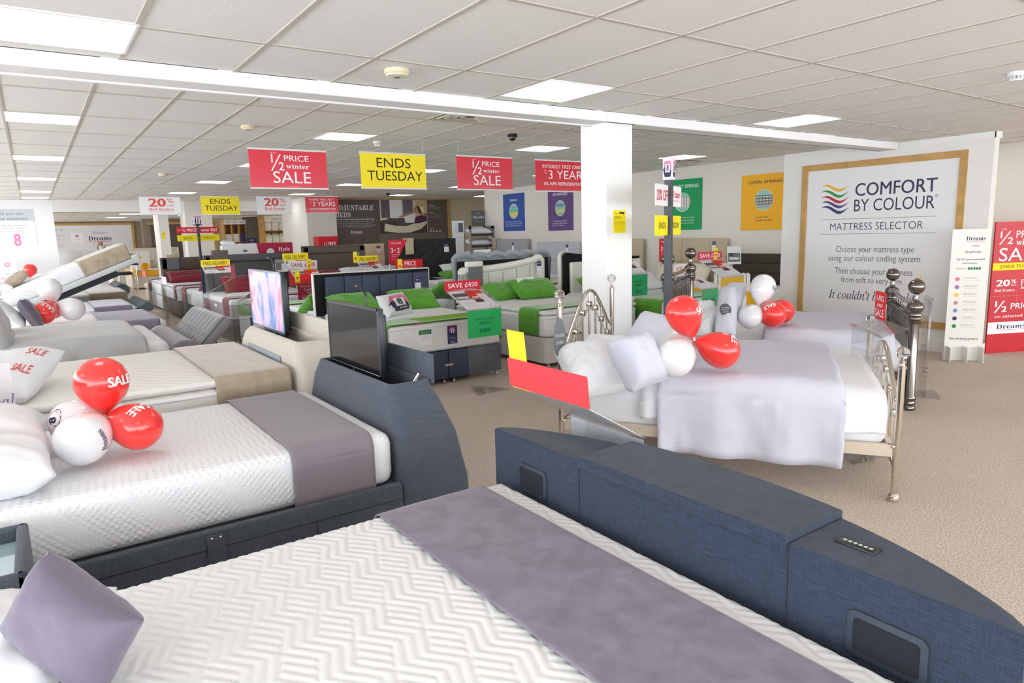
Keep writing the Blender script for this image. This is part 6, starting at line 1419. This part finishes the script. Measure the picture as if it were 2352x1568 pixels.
# rolled duvets, reception desk, teddy, stools
for i,(px,py,r,lb) in enumerate(((162,592,.24,'upper rolled white duvet stacked beyond the bright wall end'),(160,622,.25,'lower rolled white duvet, left, beyond the bright wall end'),(188,616,.22,'folded white duvet right of the rolled ones'),)):
    A=AY(px,py,26.6); mb=MB(); mb.lathe([(r*.4,-.4),(r*.9,-.34),(r,0),(r*.9,.34),(r*.4,.4)],16,T(0,0,0)@RY(PI/2 if i<2 else 0)); q=mb.build('rolled_duvet',WHT,None,60); q.location=A; tag(q,lb,'duvet')
mb=MB(); mb.box(-.75,.75,-.3,.3,0,.85,.02,1); q=mb.build('display_plinth',WALLW,None,30); q.location=(1.0,26.6,0); tag(q,'white plinth under the rolled duvets beyond the bright wall end','plinth')
de=empty('reception_desk',(2.1,30.2,0),'pale reception desk under the welcome board','desk'); mb=MB(); mb.box(-1.1,1.0,-.35,.35,0,1.08,.01,1); mb.build('desk_body',WALLG,de,30); mb=MB(); mb.box(-.55,-.1,-.2,.2,1.08,1.36,.01,1); mb.build('clear_box',AC,de,0)
mb=MB(); mb.box(-.02,.6,-.02,.02,1.16,1.45,.01,1); mb.box(.2,.3,-.05,.08,1.08,1.17); mb.build('screen',mat('slate_screen',(84,100,112),.4),de,30)
A=AY(232,566,30.0); bear=empty('teddy_bear',A,'small brown teddy bear in a white shirt sitting on the reception desk','teddy bear'); FURB=mat('teddy_brown',(168,132,96),.95,bump=.4,bscale=120)
mb=MB(); mb.ball(.13,(0,0,.16),12); mb.ball(.05,(-.1,0,.27),8); mb.ball(.05,(.1,0,.27),8); mb.ball(.05,(0,-.11,.14),8); mb.build('head',FURB,bear,60)
mb=MB(); mb.ball(.06,(-.18,-.05,-.08),8,1.6); mb.ball(.06,(.18,-.05,-.08),8,1.6); mb.ball(.07,(-.1,-.14,-.26),8); mb.ball(.07,(.1,-.14,-.26),8); mb.build('limbs',FURB,bear,60)
mb=MB(); mb.ball(.15,(0,0,-.10),12,1.2); mb.build('shirt',WHT,bear,60); bear.scale=(.6,.6,.6)
for i,(px,py,lb) in enumerate(((284,627,'black topped chrome stool under the raised end of the tilted bed, left'),(298,624,'black topped chrome stool beside the mattress box, right'))):
    x,y=(1.75+.5*i,23.6+.2*i); s=empty('stool',(x,y,0),lb,'stool'); mb=MB(); mb.box(-.2,.2,-.2,.2,.66,.76,.03,2); mb.build('seat',BLACKP,s,40)
    for sx in (-.17,.17):
        for sy in (-.17,.17): mb=MB(); mb.tube([(sx,sy,0),(sx*.9,sy*.9,.66)],.012,6); mb.build('leg',CHROME,s,60)
mb=MB(); mb.box(-.8,.8,-.3,.3,.92,.97,.005,1); 
tb=empty('desk',(1.95,24.9,0),'dark topped sales desk on chrome legs beyond the tilted bed','desk'); mb.build('top',BLACKP,tb,30)
for sx in (-.72,0,.72):
    for sy in (-.25,.25): mb=MB(); mb.tube([(sx,sy,0),(sx,sy,.92)],.016,6); mb.build('leg',CHROME,tb,60)
# ================================================================== bedding shelves beyond the bulkhead
def shelving(label,x0,x1,y,z1,nb,shelves,hdr,depth=.5,hcol=(240,238,234)):
    o=empty('shelf_unit',((x0+x1)/2,y,0),label,'shelf unit'); t=.035
    mb=MB(); 
    for k in range(nb+1): X=x0+(x1-x0)*k/nb; mb.box(X-t/2,X+t/2,y,y+depth,0,z1)
    mb.box(x0,x1,y+depth-.02,y+depth,0,z1); loc(0,mb,'carcass',OAK,o,0)
    for z in shelves: mb=MB(); mb.box(x0,x1,y+.01,y+depth-.02,z-.02,z); loc(0,mb,'shelf',OAK,o,0)
    mb=MB(); mb.box(x0,x1,y-.02,y,z1-.17,z1); h=loc(0,mb,'header',pmat(hcol),o,0)
    for k in range(nb):
        prints([(hdr[k],.5,.5,.5,.4,(150,146,144),'S')],(x1-x0)/nb,.17,h,T(x0+(x1-x0)*k/nb-o.location.x,y-.02-o.location.y,z1-.17))
    return o
def bag(label,x,y,z,w,h,d,m,top,grp,band=None):
    mb=MB(); n=10
    rings=[]
    for i in range(n+1):
        t=i/n; k=1-.28*max(0,(t-.8)/.2)**1.5-.10*max(0,(.12-t)/.12); kd=1-.75*max(0,(t-.75)/.25)-.2*max(0,(.15-t)/.15)
        rings.append([(a+.01*nz(x*9+i,a*20,y),b,h*t) for a,b,_ in rrect(-w/2*k,w/2*k,-d/2*kd,d/2*kd,min(.05,d/2*kd*.9),0,3)])
    mb.loft(rings); o=mb.build('bedding_bag',m,None,60); o.location=(x,y,z); tag(o,label,'packaged duvet',grp)
    if top: prints([('Dreams',.5,.78,.5,.09,top,'s'),('super soft',.5,.60,.6,.07,(150,140,150)),('****',.5,.25,.4,.05,(220,120,100))],w,h,o,T(-w/2,-d/2-.002,0))
    return o
YS=26.4; A=AY(606,500,YS); B=AY(674,500,YS); zs=[AY(640,575,YS).z-.62,AY(640,562,YS).z,AY(640,529,YS).z]
x0,x1=A.x,B.x; shelving('oak shelf unit headed DUVETS filled with white bagged duvets',x0,x1,YS,2.44,1,[.62,zs[1],zs[2]],['DUVETS'])
BAGW=mat('bag_white',(244,240,238),.4); BAGG=mat('bag_cream_green',(238,240,222),.4)
nm=['leftmost','second','third','rightmost']
for r_i,(z,m,tc_,rw) in enumerate(((zs[2],BAGW,(226,90,60),'upper'),(zs[1],BAGG,(130,190,80),'middle'),(.62,BAGG,(130,190,80),'lower'))):
    for k in range(4):
        bag('white bagged duvet on the %s duvet shelf, %s of four'%(rw,nm[k]),x0+(x1-x0)*(k+.5)/4,YS+.22,z+.002,(x1-x0)/4*.94,(.50 if r_i==0 else .44),.30,m,tc_,'bagged duvets on the %s shelf'%rw)
A=AY(513,500,YS+.1); B=AY(563,500,YS+.1); x0,x1=A.x,B.x
shelving('oak bedding shelf unit with three bays of packaged linen, left of the dark panel',x0,x1,YS+.1,2.36,3,[.7,1.12,1.55],['PADS','PROTECTORS','SHEETS'])
r5=random.Random(8)
for k in range(3):
    for zi,z in enumerate((1.12,1.55)):
        for j in range(3):
            c=[(236,234,232),(244,244,244),(228,230,236)] if not (k==2) else [(64,70,140),(120,150,190),(90,60,130)]
            w_=(x1-x0)/3/3*.9; X=x0+(x1-x0)*(k+(j+.5)/3)/3
            mb=MB(); mb.box(-w_/2,w_/2,-.12,.12,0,.28+.04*r5.random(),.01,2); q=mb.build('linen_pack',pmat(r5.choice(c)),None,30); q.location=(X,YS+.26,z+.002)
            tag(q,('blue' if k==2 else 'white')+' linen pack on the %s shelf, %s bay, %s of three'%(('lower','upper')[zi],('left','middle','right')[k],('left','middle','right')[j]),'linen pack','linen packs on the oak shelves')
A=AY(563,500,YS-.05);B=AY(592,500,YS-.05); mb=MB(); mb.box(A.x+.03,B.x,YS-.05,YS+.5,0,2.45); struct(mb.build('wall_dark_panel',mat('panel_dark',(92,88,82),.8),None,0))
A=AY(567,547,YS-.07);B=AY(590,564,YS-.07); sign('panel_sign','small navy sign on the dark panel between the bedding shelves','sign',(A.x,YS-.065,B.z),(1,0,0),B.x-A.x,A.z-B.z,(50,44,96),[('Hotel',.5,.75,.4,.14,cW,'s'),('bed linen',.5,.45,.5,.1,(230,180,200)),('collection',.5,.25,.7,.1,(220,220,240))])
A=AY(592,500,YS-.1);B=AY(605,500,YS-.1); mb=MB(); mb.box(A.x,B.x,YS-.1,YS+.5,0,2.47); struct(mb.build('trim_7',OAK,None,0))
A=AY(675,500,YS);B=AY(760,500,YS); mb=MB(); mb.box(A.x+.03,B.x,YS+.1,YS+.2,0,ZL); struct(mb.build('wall_mint',mat('mint_wall',(206,222,208),.8),None,0))
A=AY(677,490,YS+.09);B=AY(709,540,YS+.09); sign('moon_poster','dark blue poster with a pale moon and stars beside the duvet shelves','poster',(A.x,YS+.092,B.z),(1,0,0),B.x-A.x+.2,A.z-B.z,(56,50,92),[('#disc',.72,.56,.56,.42,(238,232,214)),('#disc',.78,.6,.4,.32,(250,246,232)),('#disc',.3,.2,.1,.07,(250,240,220)),('#disc',.14,.5,.04,.03,cW),('#disc',.25,.78,.04,.03,cW),('#disc',.68,.2,.05,.04,cW),('#disc',.5,.9,.04,.03,cW)],thick=.006)
# ================================================================== small fittings among the back rows
A=AY(534,566,16.1);B=AY(670,556,16.1)
sb=sign('display_topper','white and burgundy display board behind the charcoal framed headboard','display board',(A.x,16.1,1.0),(1,0,0),B.x-A.x,AY(600,558,16.1).z-1.0,(236,234,236),[('#poly',.70,.5,.62,1,(178,44,76),[(0,1),(1,1),(1,0),(.12,0)]),('#disc',.62,.62,.13,.3,(236,234,236)),('Hyde',.86,.70,.2,.2,cW,'s'),('#disc',.2,.7,.08,.1,(120,120,120))],thick=.03)
A=AY(512,572,16.3); mb=MB(); mb.box(-.16,.16,-.1,.1,-.25,.08,.01,1); q=mb.build('sample_box',pmat((240,240,240)),None,30); q.location=(A.x+.12,16.3,A.z); tag(q,'white sample box holding a small pillow behind the charcoal headboard','box')
pillow('sample_pillow','small white sample pillow lying in the white box behind the charcoal headboard','pillow',T(A.x+.12,16.3,A.z+.12)@RX(.3),.3,.22,.1,WHT,seed=301)
A=AY(731,545,16.0);B=AY(776,543,16.0); mb=MB(); w=B.x-A.x; mb.box(0,w,0,.35,-.35,.12,.004,1); q=mb.build('sale_cube',pmat((196,30,44)),None,30); q.location=(A.x,16.0,A.z-.1); tag(q,'red ½ PRICE winter box sign above the wide brown headboard','sign'); mb=MB(); mb.box(w/2-.02,w/2+.02,.15,.19,-A.z+.1,-.35); mb.build('post',mat('post_white',(235,235,238),.5),q,0); prints([('½',.38,.5,.2,.4,cW,'n'),('PRICE',.68,.62,.36,.2,cW,'m'),('winter',.68,.36,.34,.18,cW,'S')],w,.47,q,T(0,0,-.35))
A=AY(668,582,15.2);B=AY(690,580,15.2); hc_=sign('header_card','plain red card behind the yellow FREE DELIVERY card','card',(A.x,15.2,A.z-.25),(1,0,0),B.x-A.x+.1,.25,(206,32,44),[('PRICE',.2,.6,.3,.3,cW,'m')])
mb=MB(); mb.box(.05,.07,.005,.02,-hc_.matrix_world.translation.z,.1); mb.build('post',mat('post_white',(235,235,238),.5),hc_,0)
def tri(label,px,py,Y,w,h,U=(1,0,0)):
    A=AY(px,py,Y); o=empty('corner_sign',(A.x,Y,A.z-h),label,'sign',rz=math.atan2(U[1],U[0])); mb=MB(); mb.add([(0,0,0),(w*.3,0,0),(w,0,h),(0,0,h),(0,.01,0),(w*.3,.01,0),(w,.01,h),(0,.01,h)],[(0,1,2,3),(4,7,6,5),(0,4,5,1),(1,5,6,2),(2,6,7,3),(3,7,4,0)]); mb.build('board',pmat((220,44,66)),o,0)
    prints([('3',.16,.56,.14,.2,cW,'n'),('for',.34,.58,.12,.06,cW,'S'),('2',.50,.56,.14,.2,cW,'n'),('PILLOWS',.4,.86,.5,.07,cW,'m'),('Buy 3 pillows',.34,.38,.4,.05,cW),('pay for 2',.26,.30,.26,.05,cW),('ask us',.2,.2,.16,.05,cW)],w,h,o)
    mb=MB(); mb.box(0,.02,.012,.03,-A.z+h,0); mb.build('post',mat('post_white',(235,235,238),.5),o,0)
tri('red triangular 3 for 2 pillows sign beside the black tufted headboard',892,551,11.0,.36,.42)
pq=AX(1517,547,10.3); tri('red triangular 3 for 2 pillows sign left of the tan block headboard, behind the totem',1515,548,8.7,.36,.42)
# pillow rack
A=AY(1073,520,16.2);B=AY(1131,520,16.2); rx0,rx1=A.x+.05,min(B.x,10.72)
pr=empty('pillow_rack',((rx0+rx1)/2,16.25,0),'grey pillow rack with sloping oak shelves and a PILLOWS header board','rack'); zt=AY(1100,519,16.2).z
mb=MB()
for X in (rx0,rx1-.03):
    for a in ((16.12,16.2),(16.5,16.58)): mb.box(X,X+.03,a[0],a[1],0,zt)
    mb.box(X,X+.03,16.12,16.58,zt-.08,zt)
loc(0,mb,'side_frame',mat('rack_grey',(140,140,136),.6),pr,0)
for k,pyy in enumerate((546,572,598)):
    zz=AY(1100,pyy-8,16.2).z
    mb=MB(); mb.box(rx0+.02,rx1-.02,16.14,16.56,zz-.02,zz,M=T(0,0,0)); loc(0,mb,'shelf',OAK,pr,0); mb=MB(); mb.box(rx0+.02,rx1-.02,16.12,16.135,zz-.05,zz+.02); loc(0,mb,'shelf_label',mat('label_dark',(70,66,64),.6),pr,0)
    pillow('pillow','white pillow on the %s shelf of the grey pillow rack'%('top','middle','bottom')[k],'pillow',T((rx0+rx1)/2,16.34,zz+.10)@RX(.25),rx1-rx0-.06,.40,.17,WHT,seed=310+k)
A=AY(1096,482,16.25);B=AY(1128,515,16.25); sign('rack_header','dark grey PILLOWS header board standing on the pillow rack','sign',(A.x,16.55,zt+.002),(1,0,0),rx1-A.x,A.z-zt,(104,100,102),[('Dreams',.5,.82,.2,.06,cW,'s'),('PILLOWS',.5,.56,.8,.16,cW,'S'),('find your perfect pillow',.5,.28,.6,.04,cW)],thick=.02)
A=AY(1040,507,15.6);B=AY(1067,507,15.6); sign('info_totem','slim grey and white information totem between the tufted headboard and the pillow rack','totem',(A.x,15.6,0),(1,0,0),B.x-A.x,A.z,(228,228,226),[('#rect',.95,.5,.1,1,(110,110,112)),('#rect',.5,.91,.9,.16,(206,214,220)),('#rect',.65,.91,.4,.12,(90,92,100)),('Find the right bed',.48,.78,.6,.015,(120,120,120))]+[('#rect',.35,y_,.1,.02,(220,180,160)) for y_ in (.7,.64,.58)],thick=.05)
# brown display card in front of the black tufted headboard
# ================================================================== light
w=bpy.data.worlds.new('world'); SC.world=w; w.use_nodes=True
bg=w.node_tree.nodes['Background']; bg.inputs[0].default_value=(.86,.93,1,1); bg.inputs[1].default_value=8.0
SC.view_settings.view_transform='Standard'; SC.view_settings.look='None'; SC.view_settings.gamma=1; SC.view_settings.use_curve_mapping=False
SC.view_settings.exposure=-0.08
SC.cycles.use_denoising=True
SC.cycles.adaptive_threshold=.03; SC.cycles.max_bounces=8; SC.cycles.diffuse_bounces=5; SC.cycles.glossy_bounces=4; SC.cycles.transmission_bounces=6; SC.cycles.transparent_max_bounces=16
SC.cycles.sample_clamp_indirect=4
